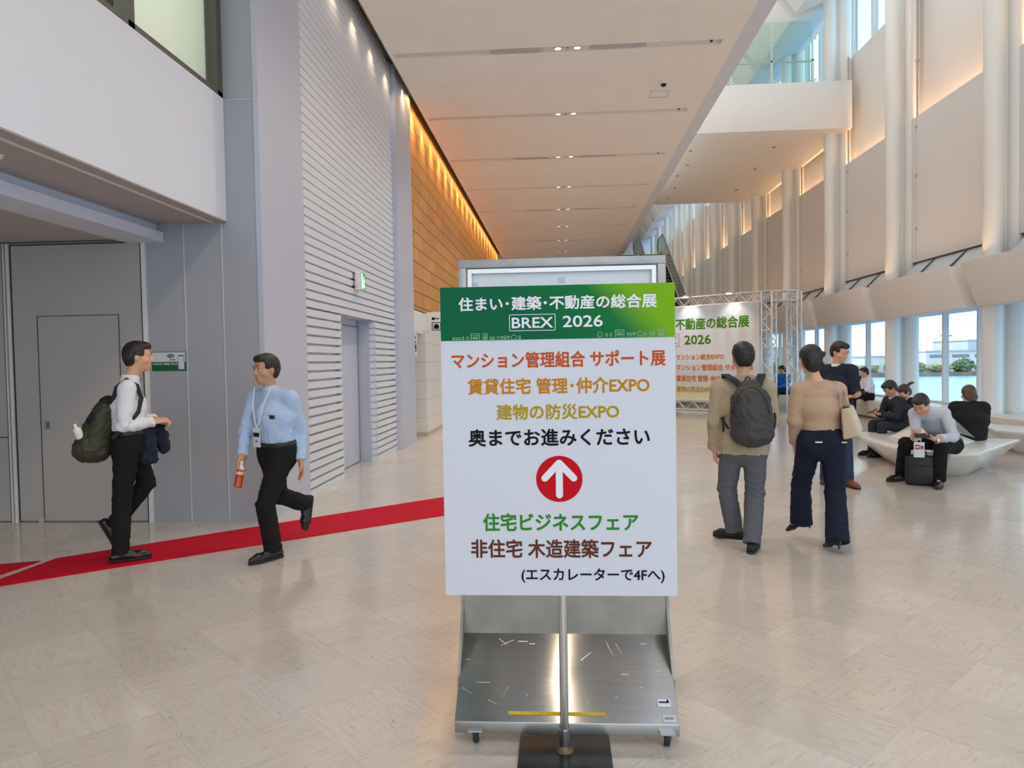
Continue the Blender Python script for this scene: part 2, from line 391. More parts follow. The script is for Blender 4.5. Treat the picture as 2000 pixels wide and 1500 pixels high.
def lettering(name, s, org, ux, uy, x0, x1, y0, y1, m, parent, bold=0.0, lift=.0012, smooth=3):
    """text fitted into the box x0..x1, y0..y1 of the plane org + x*ux + y*uy"""
    cu = bpy.data.curves.new(name, 'FONT'); cu.body = s; cu.size = 1; cu.resolution_u = smooth
    to = bpy.data.objects.new(name, cu); COL.objects.link(to)
    bpy.context.view_layer.update()
    me0 = bpy.data.meshes.new_from_object(to.evaluated_get(bpy.context.evaluated_depsgraph_get()))
    bpy.data.objects.remove(to); bpy.data.curves.remove(cu)
    n = len(me0.vertices); a = np.empty(n*3, np.float32); me0.vertices.foreach_get('co', a); a = a.reshape(-1, 3)[:, :2]
    lo, hi = a.min(0), a.max(0)
    a = (a-lo)/(hi-lo)
    b = bold
    a = a*np.array([x1-x0-2*b, y1-y0-2*b])+np.array([x0+b, y0+b])
    fs = [tuple(p.vertices) for p in me0.polygons]; bpy.data.meshes.remove(me0)
    org, ux, uy = Vector(org), Vector(ux), Vector(uy); nn = ux.cross(uy)
    mb = MB()
    offs = [(0, 0)] if b == 0 else [(b*math.cos(t*PI/4), b*math.sin(t*PI/4)) for t in range(8)]
    for i, (dx, dy) in enumerate(offs):
        mb.add([org+ux*float(p[0]+dx)+uy*float(p[1]+dy)+nn*(lift+i*.00002) for p in a], fs)
    me = bpy.data.meshes.new(name); me.from_pydata(mb.v, [], mb.f); me.materials.append(m)
    o = bpy.data.objects.new(name, me); COL.objects.link(o); o.parent = parent
    return o

# ------------------------------------------------------------------ THE SETTING
YN, YF = -9.0, 66.0
struct(MB().box((-7.5, YN, -.3), (8.6, YF, 0)).build('floor', floor_material()), 'glossy beige marbled vinyl tile floor')

# --- ceiling of the hall: long panels with a slot between each pair
SLOTS = [-3.63+3.024*k for k in range(0, 13)]
mb = MB(); y0 = YN
for ys in SLOTS:
    mb.box((-2.62, y0, 6.40), (2.80, ys-.1, 6.62)); y0 = ys+.1
    mb.box((-2.62, ys-.1, 6.40), (-2.56, ys+.1, 6.62)); mb.box((2.58, ys-.1, 6.40), (2.80, ys+.1, 6.62))
mb.box((-2.62, y0, 6.40), (2.80, 34.3, 6.62))
struct(mb.build('ceiling', warm_white), 'pale beige hall ceiling in long panels')
mb = MB(); mb.box((2.803, YN, 6.41), (2.90, 34.3, 6.66)); mb.box((2.91, YN, 6.44), (3.02, 34.3, 6.66)); mb.box((3.03, YN, 6.47), (3.10, 34.3, 7.3)); mb.box((2.82, YN, 6.5), (3.05, 34.28, 6.65))
struct(mb.build('trim_ceiling_edge', blue_white), 'white stepped edge of the hall ceiling')
struct(MB().box((-7.5, YN, 6.75), (3.02, 34.2, 6.95)).build('floor_upper', offwhite), 'upper floor slab above the hall')
struct(MB().box((-2.62, 38.6, 6.45), (5.4, 66, 6.9)).build('floor_upper_far', offwhite), 'far upper floor slab at the head of the escalators')
struct(MB().box((-7.5, YN, 13.4), (8.9, YF, 13.7)).build('ceiling_upper', mat('roof_paint', (.86, .82, .78), .7)), 'bright roof over the tall right side')
struct(MB().box((-7.7, YN, -.3), (-7.5, YF, 13.6)).build('wall_left_outer', white))
struct(MB().box((-7.5, YF, -.3), (8.9, YF+.3, 13.7)).build('wall_far', white))

# --- troughs in the ceiling slots, each with two downlights
def lamp_x(i): return (-.10, .14) if i < 5 else (.05, .355)   # the two lamps of a slot


def trough(y, i):
    words_ = ['above and behind the photographer', 'overhead', 'first in view, nearest the camera', 'second from the camera', 'third from the camera', 'fourth from the camera', 'fifth from the camera', 'sixth from the camera', 'seventh from the camera', 'eighth from the camera, farthest']
    w = words_[max(0, min(len(words_)-1, i-3))]
    if i < 5: w = ['farthest behind the camera', 'well behind the camera', 'just behind the camera', 'straight over the camera', 'a little ahead overhead'][i]
    t = thing('ceiling_light_trough', f'recessed beige ceiling light slot, {w}', 'ceiling light', (0, y, 6.40), 0, 'light slots across the hall ceiling')
    m = MB(); m.box((-2.556, -.098, .03), (2.576, .098, .06)); m.build('channel', mat('trough_paint', (.72, .68, .62), .6), t)
    m = MB(); m.box((-.18, -.092, .016), (2.40, .098, .029)); m.build('cover_panel', mat('trough_cover', (.76, .72, .66), .6), t)
    for x in lamp_x(i):
        d = MB().lathe((x, 0, .016), [(.072, 0), (.072, -.010), (.058, -.012), (.052, .008)], 20).build('downlight', alu, t, True)
        MB().lathe((x, 0, .013), [(.050, 0), (.046, -.003)], 16).build('lens', lens, d)
    MB().lathe((.2, 0, .016), [(.02, 0), (.03, -.014), (.012, -.03)], 10).build('sprinkler', chrome, t, True)
    MB().lathe((1.68, 0, .016), [(.05, 0), (.05, -.012), (.03, -.03)], 14).build('smoke_detector', white, t, True)
    MB().lathe((2.42, 0, .054), [(.035, 0), (.03, -.03), (.01, -.05)], 10).build('speaker', black_pl, t, True)
    if i % 2 == 1:
        for x0, x1 in ((-1.02, -.22), (.56, 1.42)):
            g = MB()
            for k in range(4): g.box((x0, -.07+k*.04, .006), (x1, -.055+k*.04, .02))
            g.box((x0-.02, -.095, .0145), (x1+.02, .085, .0158)); g.build('air_grille', alu, t)
    return t


for i, ys in enumerate(SLOTS):
    trough(ys, i)
    for x_ in lamp_x(i): lamp('downlight_glow', 'SPOT', (x_, ys, 6.365), 84, WARM if i > 4 else (1, .82, .60), (0, 0, 0), spot_size=math.radians(150), spot_blend=.8, shadow_soft_size=.05)

t = thing('dome_camera', 'small white dome security camera with black lens on the ceiling', 'camera', (1.91, 13.02, 6.40))
MB().lathe((0, 0, 0), [(.085, 0), (.085, -.03), (.06, -.04)], 20).build('housing', white, t, True)
MB().lathe((0, 0, -.035), [(.05, 0), (.048, -.025), (.03, -.045), (.005, -.055)], 18).build('dome', black_pl, t, True)
m = MB()
for a, b in (((-.17, -.17), (.17, -.16)), ((-.17, .16), (.17, .17)), ((-.17, -.17), (-.16, .17)), ((.16, -.17), (.17, .17))): m.box((a[0], a[1], -.004), (b[0], b[1], 0))
o = m.build('access_hatch', mat('hatch_seam', (.42, .40, .37), .6)); o.location = (1.91, 13.6, 6.40); tag(o, 'square access hatch outline in the ceiling beside the dome camera', 'hatch')

# --- left side: pier, bulkhead and alcove
mb = MB()
mb.box((-4.03, 6.76, 0), (-2.87, 7.93, 6.75), 0)
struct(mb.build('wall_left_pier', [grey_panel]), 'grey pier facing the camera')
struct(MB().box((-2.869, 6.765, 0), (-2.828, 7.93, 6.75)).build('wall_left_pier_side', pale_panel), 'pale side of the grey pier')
mb = MB()
for x in (-3.60, -3.222): mb.box((x-.004, 6.752, 0), (x+.004, 6.759, 2.9))
mb.box((-3.16, 6.755, 4.05), (-2.87, 6.759, 4.056)); mb.box((-2.83, 6.77, 4.17), (-2.8255, 7.93, 4.178))
struct(mb.build('trim_pier_seams', seam_m))
struct(MB().box((-2.876, 6.752, 0), (-2.825, 6.764, 6.7)).build('trim_pier_corner', pale_panel))
struct(MB().box((-4.0, YN, 2.905), (-3.165, 6.755, 4.067)).build('wall_left_bulkhead', blue_white), 'white bulkhead above the doorway alcove')
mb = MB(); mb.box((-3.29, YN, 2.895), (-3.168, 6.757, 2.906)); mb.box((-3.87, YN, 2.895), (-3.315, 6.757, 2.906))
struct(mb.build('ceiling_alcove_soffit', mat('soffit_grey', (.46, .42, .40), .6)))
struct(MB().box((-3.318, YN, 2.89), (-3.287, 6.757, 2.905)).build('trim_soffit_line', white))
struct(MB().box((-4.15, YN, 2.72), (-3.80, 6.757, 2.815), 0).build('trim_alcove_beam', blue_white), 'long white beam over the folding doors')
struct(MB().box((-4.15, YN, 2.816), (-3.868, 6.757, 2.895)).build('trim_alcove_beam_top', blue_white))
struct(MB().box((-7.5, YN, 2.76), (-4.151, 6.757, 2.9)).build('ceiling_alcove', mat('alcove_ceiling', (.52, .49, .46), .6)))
mb = MB(); mb.box((-4.20, YN, 2.745), (-4.185, 6.75, 2.76)); mb.box((-4.25, YN, 2.745), (-4.235, 6.75, 2.76)); mb.box((-4.235, YN, 2.752), (-4.20, 6.75, 2.76), 1)
struct(mb.build('trim_door_rail', [white, dark]))
t = thing('door_holder', 'small white door holder box hanging on a bracket under the alcove ceiling', 'door holder', (-4.40, 4.9, 2.63))
MB().box((-.05, -.03, 0), (.05, .03, .055)).build('box', white, t, bevel=.004)
m = MB(); m.tube((-.04, 0, .055), (-.10, .02, .13), .008); m.tube((.02, 0, .055), (.02, .02, .13), .008); m.box((-.13, -.02, .11), (.05, .04, .13)); m.build('bracket', black_pl, t)
o = centre(MB().lathe((-3.568, 4.44, 2.895), [(.035, 0), (.03, -.008), (.012, -.03)], 12).build('sprinkler_head', chrome, smooth=True)); tag(o, 'small sprinkler head on the alcove soffit', 'sprinkler')
# folding doors at the back of the alcove
t = MB()
struct(MB().box((-7.5, 6.80, 0), (-4.03, 6.95, 2.76)).build('wall_alcove_back', door_paint))
d1 = bpy.data.objects.new('door_1', None); COL.objects.link(d1); d1.location = (-4.7, 6.76, 0); struct(d1, 'tall grey folding door leaf with an inset pass door')
MB().box((-.66, 0, .01), (.655, .04, 2.725)).build('leaf', door_paint, d1)
m = MB(); m.box((-.414, -.004, .01), (-.408, .0, 2.034)); m.box((.418, -.004, .01), (.424, 0, 2.034)); m.box((-.414, -.004, 2.03), (.424, 0, 2.036)); m.build('pass_door_outline', dark, d1)
h = MB(); h.box((-.375, -.006, .92), (-.325, 0, 1.0)); h = h.build('lock_plate', steel_dark, d1); MB().box((-.345, -.012, .935), (-.33, -.005, .985)).build('latch', bronze, h)
MB().box((-.47, -.012, .0), (-.41, 0, .05)).build('floor_bolt', alu, d1)
m = MB(); m.box((.655, -.004, 0), (.667, .04, 2.73)); m.box((-.672, -.004, 0), (-.66, .04, 2.73)); m.box((-.672, -.004, 2.725), (.667, .04, 2.735)); m.build('door_gap', dark, d1)
m = MB(); m.box((-4.025, 6.74, 0), (-3.985, 6.80, 2.745)); m.box((-5.40, 6.74, 0), (-5.375, 6.80, 2.745)); m.box((-5.44, 6.745, 0), (-5.425, 6.80, 2.745))
struct(m.build('trim_door_posts', alu_p))
d3 = bpy.data.objects.new('door_3', None); COL.objects.link(d3); d3.location = (-6.1, 6.76, 0); struct(d3, 'grey folding door leaf at the left edge')
MB().box((-.64, 0, .01), (.64, .04, 2.725)).build('leaf', door_paint, d3)
m = MB(); m.box((-.64, -.004, .84), (.64, 0, .85)); m.box((.645, -.004, 0), (.66, .03, 2.74)); m.build('door_gap', dark, d3)
# wifi notice
t = thing('notice_plate', 'green and white free wireless notice fixed to the grey pier', 'sign', (-3.78, 6.757, 1.57))
MB().box((-.175, -.006, -.092), (.175, 0, .092)).build('plate', mat('notice_green', S(0, 96, 52), .4), t, bevel=.004)
pl = MB().box((-.170, -.0085, -.006), (.166, -.006, .087)).build('white_field', vinyl, t)
O, UX, UY = (0, -.0085, 0), (1, 0, 0), (0, 0, 1)
m = MB()
for r in (.022, .036, .050):
    pts = [(.02+r*math.sin(a), -.0092, .018+r*math.cos(a)) for a in np.linspace(-.85, .85, 13)]
    for a, b in zip(pts[:-1], pts[1:]): m.tube(a, b, .0045, n=5)
m.lathe((.02, -.0085, .014), [(.008, 0), (.008, .002)], 12, axis=(0, -1, 0)); m.box((.044, -.0105, .008), (.06, -.0085, .024)); m.build('wireless_symbol', mat('symbol_green', S(20, 92, 70), .4), t)
lettering('lettering', 'TOKYO FREE WI-FI', O, UX, UY, -.165, .085, -.036, -.016, ink['white'], t, .0005, .0006)
m = MB(); m.box((.095, -.0105, -.078), (.152, -.0085, .055)); ph = m.build('phone_picture', vinyl, t)
m = MB(); m.box((.093, -.0112, .052), (.154, -.0085, .058)); m.box((.093, -.0112, -.008), (.096, -.0085, .055)); m.box((.151, -.0112, -.008), (.154, -.0085, .055)); m.box((.112, -.0114, .047), (.136, -.0085, .053)); m.build('phone_outline', ink['navy'], ph)

# upper window on the left
w = bpy.data.objects.new('window_1', None); COL.objects.link(w); w.location = (-3.18, 0, 4.067); struct(w, 'upper interior window with bronze frame over the bulkhead')
m = MB(); m.box((-.1, YN, 0), (.012, 6.755, .05)); m.box((-.1, 6.66, 0), (.012, 6.755, 2.6)); m.box((-.1, 5.25, 0), (.012, 5.33, 2.6)); m.box((-.1, 3.3, 0), (.012, 3.38, 2.6)); m.build('window_frame', bronze, w)
m = MB(); m.box((-.05, YN, .05), (-.04, 6.66, 2.6)); m.build('window_pane', win_glass, w)
m = MB(); m.add([(-.11, 5.33, .0), (-.11, 6.66, 0), (-.11, 6.66, 2.6), (-.11, 5.33, 2.6)], [(0, 1, 2, 3)]); m.build('blind', blind, w)
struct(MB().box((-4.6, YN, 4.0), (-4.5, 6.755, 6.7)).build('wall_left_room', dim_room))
struct(MB().box((-4.5, YN, 6.68), (-2.62, 6.76, 6.75)).build('ceiling_left_upper', white))

# --- louvred wall with the recessed doorway
def louvre(mb, y0, y1, z0, z1):
    n = int(round((z1-z0)/.1035)); p = (z1-z0)/n; prof = []
    for i in range(n):
        z = z0+i*p; prof += [(-2.837, z), (-2.822, z+p*.72), (-2.915, z+p*.74), (-2.915, z+p*.97)]
    prof += [(-2.915, z1)]
    vs = [(x, y, z) for y in (y0, y1) for x, z in prof]; k = len(prof)
    mb.add(vs, [(i, i+1, k+i+1, k+i) for i in range(k-1)])
    mb.add([(-2.92, y, z) for y in (y0, y1) for z in (z0, z1)], [(0, 1, 3, 2)])
    for y in (y0, y1):
        for i in range(n): 
            z = z0+i*p; mb.add([(-2.92, y, z), (-2.837, y, z), (-2.822, y, z+p*.72), (-2.92, y, z+p*.72)], [(0, 1, 2, 3)])


ZD = .1035*21
mb = MB(); louvre(mb, 7.93, 9.225, .0, ZD); louvre(mb, 10.93, 12.32, 0, ZD); louvre(mb, 7.93, 12.32, ZD, 6.62)
struct(mb.build('wall_left', louvre_m), 'white horizontal louvre wall on the left')
mb = MB(); mb.box((-3.5, 7.94, 0), (-2.925, 9.22, 6.7)); mb.box((-3.5, 10.935, 0), (-2.925, 12.32, 6.7)); mb.box((-3.5, 9.22, ZD), (-2.925, 10.935, 6.7))
struct(mb.build('wall_left_core', pale_panel))
struct(MB().box((-2.925, 10.932, 0), (-2.825, 10.95, ZD)).build('trim_doorway', pale_panel))
struct(MB().box((-2.925, 9.215, 0), (-2.84, 9.222, ZD)).build('trim_doorway_near', pale_panel))
struct(MB().box((-3.5, 9.22, -.01), (-3.4, 10.935, ZD)).build('wall_left_recess', pale_panel))
d2 = bpy.data.objects.new('door_2', None); COL.objects.link(d2); d2.location = (-3.1, 9.25, 0); struct(d2, 'pale steel door in the louvre wall recess')
MB().box((-.05, 0, .01), (0, 1.66, ZD-.1)).build('leaf', pale_panel, d2)
MB().tube((0, .08, .98), (.05, .08, .98), .012).build('handle', alu, d2)
m = MB(); m.box((-.06, 1.66, 0), (.0, 1.68, ZD)); m.box((-.05, 0, ZD-.1), (.004, 1.67, ZD-.09)); m.build('door_gap', dark, d2)
MB().box((-.05, 0, ZD-.09), (-.002, 1.67, ZD)).build('head_panel', pale_panel, d2)
MB().box((.05, .02, ZD-.05), (.12, .10, ZD-.005)).build('door_closer', steel_dark, d2)
t = thing('exit_sign', 'green lit emergency exit sign box on the louvre wall', 'exit sign', (-2.815, 9.93, 2.54))
MB().box((0, -.10, 0), (.09, .14, .245)).build('housing', white, t, bevel=.004)
fc = MB().box((.0905, -.09, .01), (.094, .13, .235)).build('lit_face', mat('exit_green', S(10, 130, 70), .3, emit=(S(10, 170, 90), .8)), t)
m = MB()
m.box((.0942, -.075, .02), (.0955, -.02, .225)); m.lathe((.0942, .05, .18), [(.018, 0), (.018, .001)], 12, axis=(1, 0, 0))
for a, b in (((.05, .16), (.03, .10)), ((.03, .10), (.07, .07)), ((.07, .07), (.06, .03)), ((.03, .10), (.0, .06)), ((.0, .06), (-.01, .03)), ((.045, .15), (.085, .12)), ((.045, .15), (.01, .13))):
    m.tube((.0948, a[0], a[1]), (.0948, b[0], b[1]), .008, n=6)
m.build('running_figure', mat('exit_white', (.8, .9, .85), .3, emit=((.8, 1, .9), .9)), fc)
m = MB()
for z in (.03, .12, .21): m.box((-.03, -.13, z), (.01, -.10, z+.025))
m.build('bracket', black_pl, t)

# pier between louvre wall and shingle wall, then the wood shingles
struct(MB().box((-3.5, 12.325, 0), (-2.745, 13.58, 6.7)).build('wall_left_second_pier', pale_panel), 'pale pier between louvres and wood shingles')
struct(MB().box((-3.4, 13.62, 2.56), (-2.80, 34.3, 6.7)).build('wall_left_wood', wood), 'upper wall of lit wood shingles')
struct(MB().box((-2.85, 13.58, 2.54), (-2.77, 13.63, 6.7)).build('trim_wood_edge', bronze))
struct(MB().box((-3.4, 13.62, 2.53), (-2.785, 34.3, 2.558)).build('trim_wood_foot', bronze))
struct(MB().box((-2.80, YN, 6.63), (-2.62, 34.3, 6.73)).build('trim_cove_top', dark))
struct(MB().box((-2.64, 7.8, 6.40), (-2.622, 34.3, 6.64)).build('trim_cove_front', bronze))
# base of the shingle wall: white panels, passage and tiled block
struct(MB().box((-3.5, 13.6, 2.10), (-2.78, 14.6, 2.53)).build('wall_left_header', white))
struct(MB().box((-3.4, 14.62, 0), (-2.73, 34.3, 2.525)).build('wall_left_tiled', white_tile), 'white tiled lower wall under the wood shingles')
struct(MB().box((-3.5, 13.585, 0), (-3.2, 14.6, 2.1)).build('wall_left_passage', white))
struct(MB().box((-3.4, 14.60, 0), (-2.722, 34.3, .08)).build('baseboard_left', mat('base_grey', (.45, .43, .40), .4)))
m = MB(); m.box((-3.2, 13.62, .0), (-2.82, 13.66, 2.1)); struct(m.build('trim_passage', bronze))
t = thing('locker_sign', 'white blade sign with black key and suitcase symbols', 'sign', (-2.42, 14.0, 2.10))
MB().box((-.16, -.02, 0), (.18, .02, .40)).build('panel', white, t, bevel=.003); MB().box((-.325, -.012, .05), (-.158, .012, .35)).build('wall_bracket', white, t)
m = MB(); y = -.0225
for a, b in (((-.06, .04), (.12, .055)), ((-.06, .185), (.12, .20)), ((-.06, .04), (-.045, .2)), ((.105, .04), (.12, .2))): m.box((a[0], y, a[1]), (b[0], -.02, b[1]))
m.box((-.02, y, .07), (.08, -.02, .145)); m.box((.005, y, .145), (.055, -.02, .165)); m.build('suitcase_symbol', ink['black'], t)
m = MB(); m.lathe((-.03, -.02, .27), [(.03, 0), (.03, .0025)], 16, axis=(0, -1, 0)); m.box((-.02, y, .262), (.09, -.02, .28)); m.box((.06, y, .245), (.07, -.02, .27)); m.build('key_symbol', ink['black'], t)
t = thing('wall_notice', 'small grey key and phone symbol on the white panel beside the passage', 'sign', (-2.765, 13.75, 1.72))
MB().box((-.012, -.13, -.06), (.0, .16, .36)).build('panel', white, t)
m = MB(); m.box((0, -.06, 0), (.003, .08, .02)); m.box((0, -.06, .19), (.003, .08, .21)); m.box((0, -.06, 0), (.003, -.04, .21)); m.box((0, .06, 0), (.003, .08, .21)); m.box((0, -.02, .05), (.003, .04, .14)); m.box((0, -.05, .27), (.003, .06, .29)); m.box((0, .0, .24), (.003, .02, .32)); m.build('symbol', ink['black'], t)

# red carpet on the floor
def carpet(pts, lab):
    o = centre(MB().prism([(x, y, .0) for x, y in pts], (0, 0, .008)).build('red_carpet', red_carpet)); return tag(o, lab, 'carpet')
carpet([(-4.60, 4.19), (-1.156+.9, 6.916+.83), (-1.323+1.1, 7.941+1.02), (-4.024, 5.432), (-4.048, 4.90), (-4.9, 4.35)][:5], 'long red carpet runner crossing the floor behind the sign')
carpet([(-5.2, 4.75), (-4.138, 5.0), (-4.10, 5.36), (-5.2, 4.95)], 'short red carpet piece at the left edge of the photo')

# --- right side: bench ledge, windows, columns, panels, coves
BAY = 3.92; Y0 = 13.62
CY = [Y0+BAY*k for k in range(-4, 13)]
struct(MB().box((7.42, YN, .05), (8.62, YF, .42)).build('trim_window_bench', mat('bench_stone', (.66, .62, .55), .35, noise=(3, .03)), bevel=.01), 'long pale bench ledge under the right windows')
struct(MB().box((7.50, YN, 0), (8.62, YF, .06)).build('baseboard_right', mat('plinth', (.30, .27, .23), .5)))
struct(MB().box((8.22, YN, 3.64), (8.27, YF, 6.94)).build('wall_right', offwhite), 'lower band of pale panels on the right wall')
struct(MB().box((8.52, YN, 5.85), (8.66, YF, 9.95)).build('wall_right_upper', offwhite), 'upper band of pale panels on the right wall')
struct(MB().box((8.27, YN, 5.85), (8.52, YF, 6.0)).build('trim_cove_right', white))
struct(MB().box((8.35, YN, 3.64), (8.62, YF, 3.72)).build('trim_wall_foot', bronze))
struct(MB().box((8.48, YN, 2.62), (8.66, YF, 3.72)).build('trim_lintel_right', alu_p))
struct(MB().box((8.26, YN, 3.60), (8.30, YF, 3.64)).build('trim_panel_foot', bronze))
struct(MB().box((8.52, YN, 9.95), (8.70, YF, 10.05)).build('trim_upper_sill', white))
struct(MB().box((8.5, YN, 12.6), (8.9, YF, 13.4)).build('trim_upper_lintel', white))
for i, y in enumerate(CY):
    c = MB(); c.tube((7.86, y, .42), (7.86, y, 13.4), .165, n=28); c.tube((8.28, y+.02, .42), (8.28, y+.02, 13.4), .165, n=28); c.box((7.9, y+.03, .42), (8.25, y+.13, 13.4))
    o = centre(c.build('column', col_w, smooth=True)); struct(o, 'tall white twin-pipe column on the right side')
    p = MB(); p.path([(8.24, y-.36, 3.7), (8.24, y-.36, 9.9)], .022)
    for z in (4.4, 5.6, 6.7, 8.2): p.lathe((8.24, y-.36, z), [(.04, -.03), (.04, .03)], 8)
    if i > 2: struct(centre(p.build('trim_pipe', steel_dark, smooth=True)))
for i, y in enumerate(CY):      # one lower window per bay: three panes, mullions, transom
    w = bpy.data.objects.new(f'window_{i+2}', None); COL.objects.link(w); w.location = (8.45, y, .42); struct(w)
    m = MB()
    for k in range(3): m.box((-.10, k*BAY/3+.02, 0), (.02, k*BAY/3+.08, 2.25))
    m.box((-.04, 0, 2.04), (.05, BAY, 2.09)); m.box((-.05, 0, 0), (.05, BAY, .05)); m.box((-.06, 0, 2.2), (.05, BAY, 2.3)); m.build('window_frame', alu_p, w)
    MB().box((0, 0, .05), (.012, BAY, 2.2)).build('window_pane', win_glass, w)
    w = bpy.data.objects.new(f'window_{i+40}', None); COL.objects.link(w); w.location = (8.6, y, 10.05); struct(w)
    m = MB()
    for k in range(3): m.box((-.10, k*BAY/3, 0), (.05, k*BAY/3+.08, 2.6))
    m.box((-.05, 0, 0), (.05, BAY, .05)); m.build('window_frame', white, w)
    MB().box((0, 0, .05), (.012, BAY, 2.6)).build('window_pane', bal_glass, w)
    # sloping clerestory between columns
    w = bpy.data.objects.new(f'window_{i+80}', None); COL.objects.link(w); w.location = (8.28, y, 3.62); struct(w)
    m = MB()
    for k in range(3):
        yy = .32+k*1.25; m.obox((-.19, yy, -.20), (-.2, 0, -.2), (0, .025, 0), (.02, 0, -.02))
    m.build('window_frame', bronze, w)
    MB().add([(-.4, .3, -.42), (-.4, BAY-.3, -.42), (0, BAY-.3, 0), (0, .3, 0)], [(0, 1, 2, 3)]).build('window_pane', mat('clerestory_glass', (.62, .72, .80), .12, spec=.7), w)
for i, y in enumerate(CY[2:]):  # soffit boxes between the windows and the clerestory
    y = y+.38
    sec_b = [(7.46, 3.21), (8.44, 3.02), (8.44, 2.46), (7.84, 2.36), (7.56, 2.36)]
    pts = [(x, y+.40*(z-2.36)/.85, z) for x, z in sec_b]
    o = centre(MB().prism(pts, (0, 3.50, 0)).build('soffit_box', soffit_w, bevel=.02)); struct(o, 'slanted white soffit box above the windows')
struct(MB().box((7.78, YN, 2.50), (8.46, YF, 2.98)).build('trim_soffit_core', soffit_w))
for i, y in enumerate(CY[3:]):  # big white boxes under the roof
    pts = [(6.3, y+.4, 12.2), (7.0, y+.4, 13.4), (8.5, y+.4, 13.4), (8.5, y+.4, 11.9), (6.9, y+.4, 11.3)]
    struct(centre(MB().prism(pts, (0, 3.5, 0)).build('roof_box', offwhite, bevel=.03)), 'pale box beam under the roof')

# bridge across the right void
struct(MB().box((3.11, 20.9, 7.87), (8.27, 30.3, 9.19)).build('floor_bridge', white, bevel=.01), 'white bridge slab crossing to the right wall')
t = thing('glass_balustrade', 'tinted glass balustrade on the white bridge', 'railing', (6.1, 20.97, 9.19))
for x0, x1 in ((-2.25, -1.16), (-1.12, -.03), (.01, 1.1)): MB().box((x0, -.03, .02), (x1, -.015, 1.70)).build('glass_pane', bal_glass, t)
for x in (-1.14, -.01, 1.12):
    p = MB(); p.box((x-.035, .0, .0), (x+.035, .05, .66)); p.box((x-.02, 0, .6), (x+.02, .04, 1.24)); p = p.build('post', alu, t)
    k = MB()
    for z in (.06, 1.2):
        for dx in (-.06, .06): k.lathe((x+dx, -.03, z), [(.03, 0), (.03, -.02), (.015, -.03)], 12, axis=(0, 1, 0))
    k.build('glass_clamps', chrome, p, True)
MB().tube((-2.25, .06, .62), (1.12, .06, .62), .025).build('handrail', alu, t, True)
rnd = random.Random(3)
for k, (x, y) in enumerate([(4.1, 22.6), (4.3, 24.2), (4.2, 25.6), (4.4, 27.4), (4.4, 29.0), (6.6, 22.5), (6.7, 25.0), (6.8, 28)]):
    o = centre(MB().lathe((x, y, 7.87), [(.06, 0), (.05, -.02), (.02, -.035)], 12).build('soffit_downlight', steel_dark, smooth=True))
    tag(o, 'tiny dark downlight on the underside of the white bridge', 'downlight', 'downlights under the bridge')

# escalators rising away from the camera
def escalator(x, lab):
    t = thing('escalator', lab, 'escalator', (x, 24.0, 0), 0, 'pair of escalators at the far end')
    run, rise = 11.8, 6.75
    P = [(-.0, 0), (1.2, 0), (1.2+run, rise), (1.2+run+1.5, rise)]
    s = MB(); n = 34
    for i in range(n):
        a = 1.2+run*i/n; z = rise*i/n; s.box((-.5, a, z-.12), (.5, a+run/n+.02, z+rise/n), 0)
        s.box((-.5, a-.004, z+rise/n-.03), (.5, a, z+rise/n), 1)
    s.build('steps', [mat('step_black', (.03, .03, .03), .5), mat('step_yellow', S(200, 170, 30), .5)], t)
    sd = MB()
    for sx_ in (-.62, .56):
        prof = [(-.4, -.0), (-.4, .12), (1.1, .16), (1.1+run, rise+.16), (14.6, rise+.16), (14.6, rise-.5), (1.6+run, rise-.6), (1.6, -.0)]
        sd.prism([(sx_, a, b) for a, b in prof], (.06, 0, 0))
    sd.build('side_truss', steel, t)
    for sx_ in (-.60, .59):
        g = MB(); prof = [(-.3, .16), (-.3, .95), (1.0, .98), (1.0+run, rise+.98), (14.4, rise+.98), (14.4, rise+.16), (1.1+run, rise+.16), (1.1, .16)]
        g.prism([(sx_, a, b) for a, b in prof], (.012, 0, 0)); g.build('glass_side', bal_glass, t)
        h = MB(); x_ = sx_+.006
        pts = [(x_, 0, .25), (x_, -.35, .35), (x_, -.42, .6), (x_, -.3, .92), (x_, .0, 1.0), (x_, 1.0, 1.0), (x_, 1.0+run, rise+1.0), (x_, 14.3, rise+1.0), (x_, 14.65, rise+.85), (x_, 14.7, rise+.55), (x_, 14.4, rise+.3)]
        h.path(pts, .035, 8); h.build('handrail', mat('handrail_grey', (.16, .16, .16), .4), t, True)


escalator(3.42, 'left escalator of the pair climbing to the upper floor')
escalator(4.68, 'right escalator of the pair, nearer the column row')

# ------------------------------------------------------------------ BIG SIGN AND ITS NEIGHBOUR STAND
def pl(px, py):   # layout of the printed board: picture units to board metres
    return -.438+(px-862)*.862/455+.0, 1.80-(py-557)*1.166/605


t = thing('sign_stand', 'tall white and green exhibition direction sign on a chrome pole', 'sign', (0, 2.74, 0))
MB().box((-.178, -.42, 0), (.178, .13, .012)).build('base_plate', black_iron, t, bevel=.003)
m = MB(); m.lathe((0, 0, .012), [(.034, 0), (.03, .012), (.024, .02)], 20); m.build('weld_ring', mat('rusty_weld', (.20, .14, .08), .6, .6, noise=(60, .5)), t, True)
m = MB(); m.tube((0, 0, .012), (0, 0, .095), .0215, n=20); m.build('socket', chrome, t, True)
m = MB(); m.tube((0, 0, .09), (0, 0, 1.75), .0165, n=20); m.build('pole', chrome, t, True)
B = Vector((-.008, -.05, 0))
bx0, bx1, bz0, bz1, bzg = -.443, .427, .634, 1.798, 1.5985
bd = MB().box((bx0, -.056, bz0), (bx1, -.036, bz1)).build('board', vinyl, t)
MB().box((bx0+.0005, -.0575, bzg), (bx1-.0005, -.056, bz1)).build('green_header', print_green, bd)
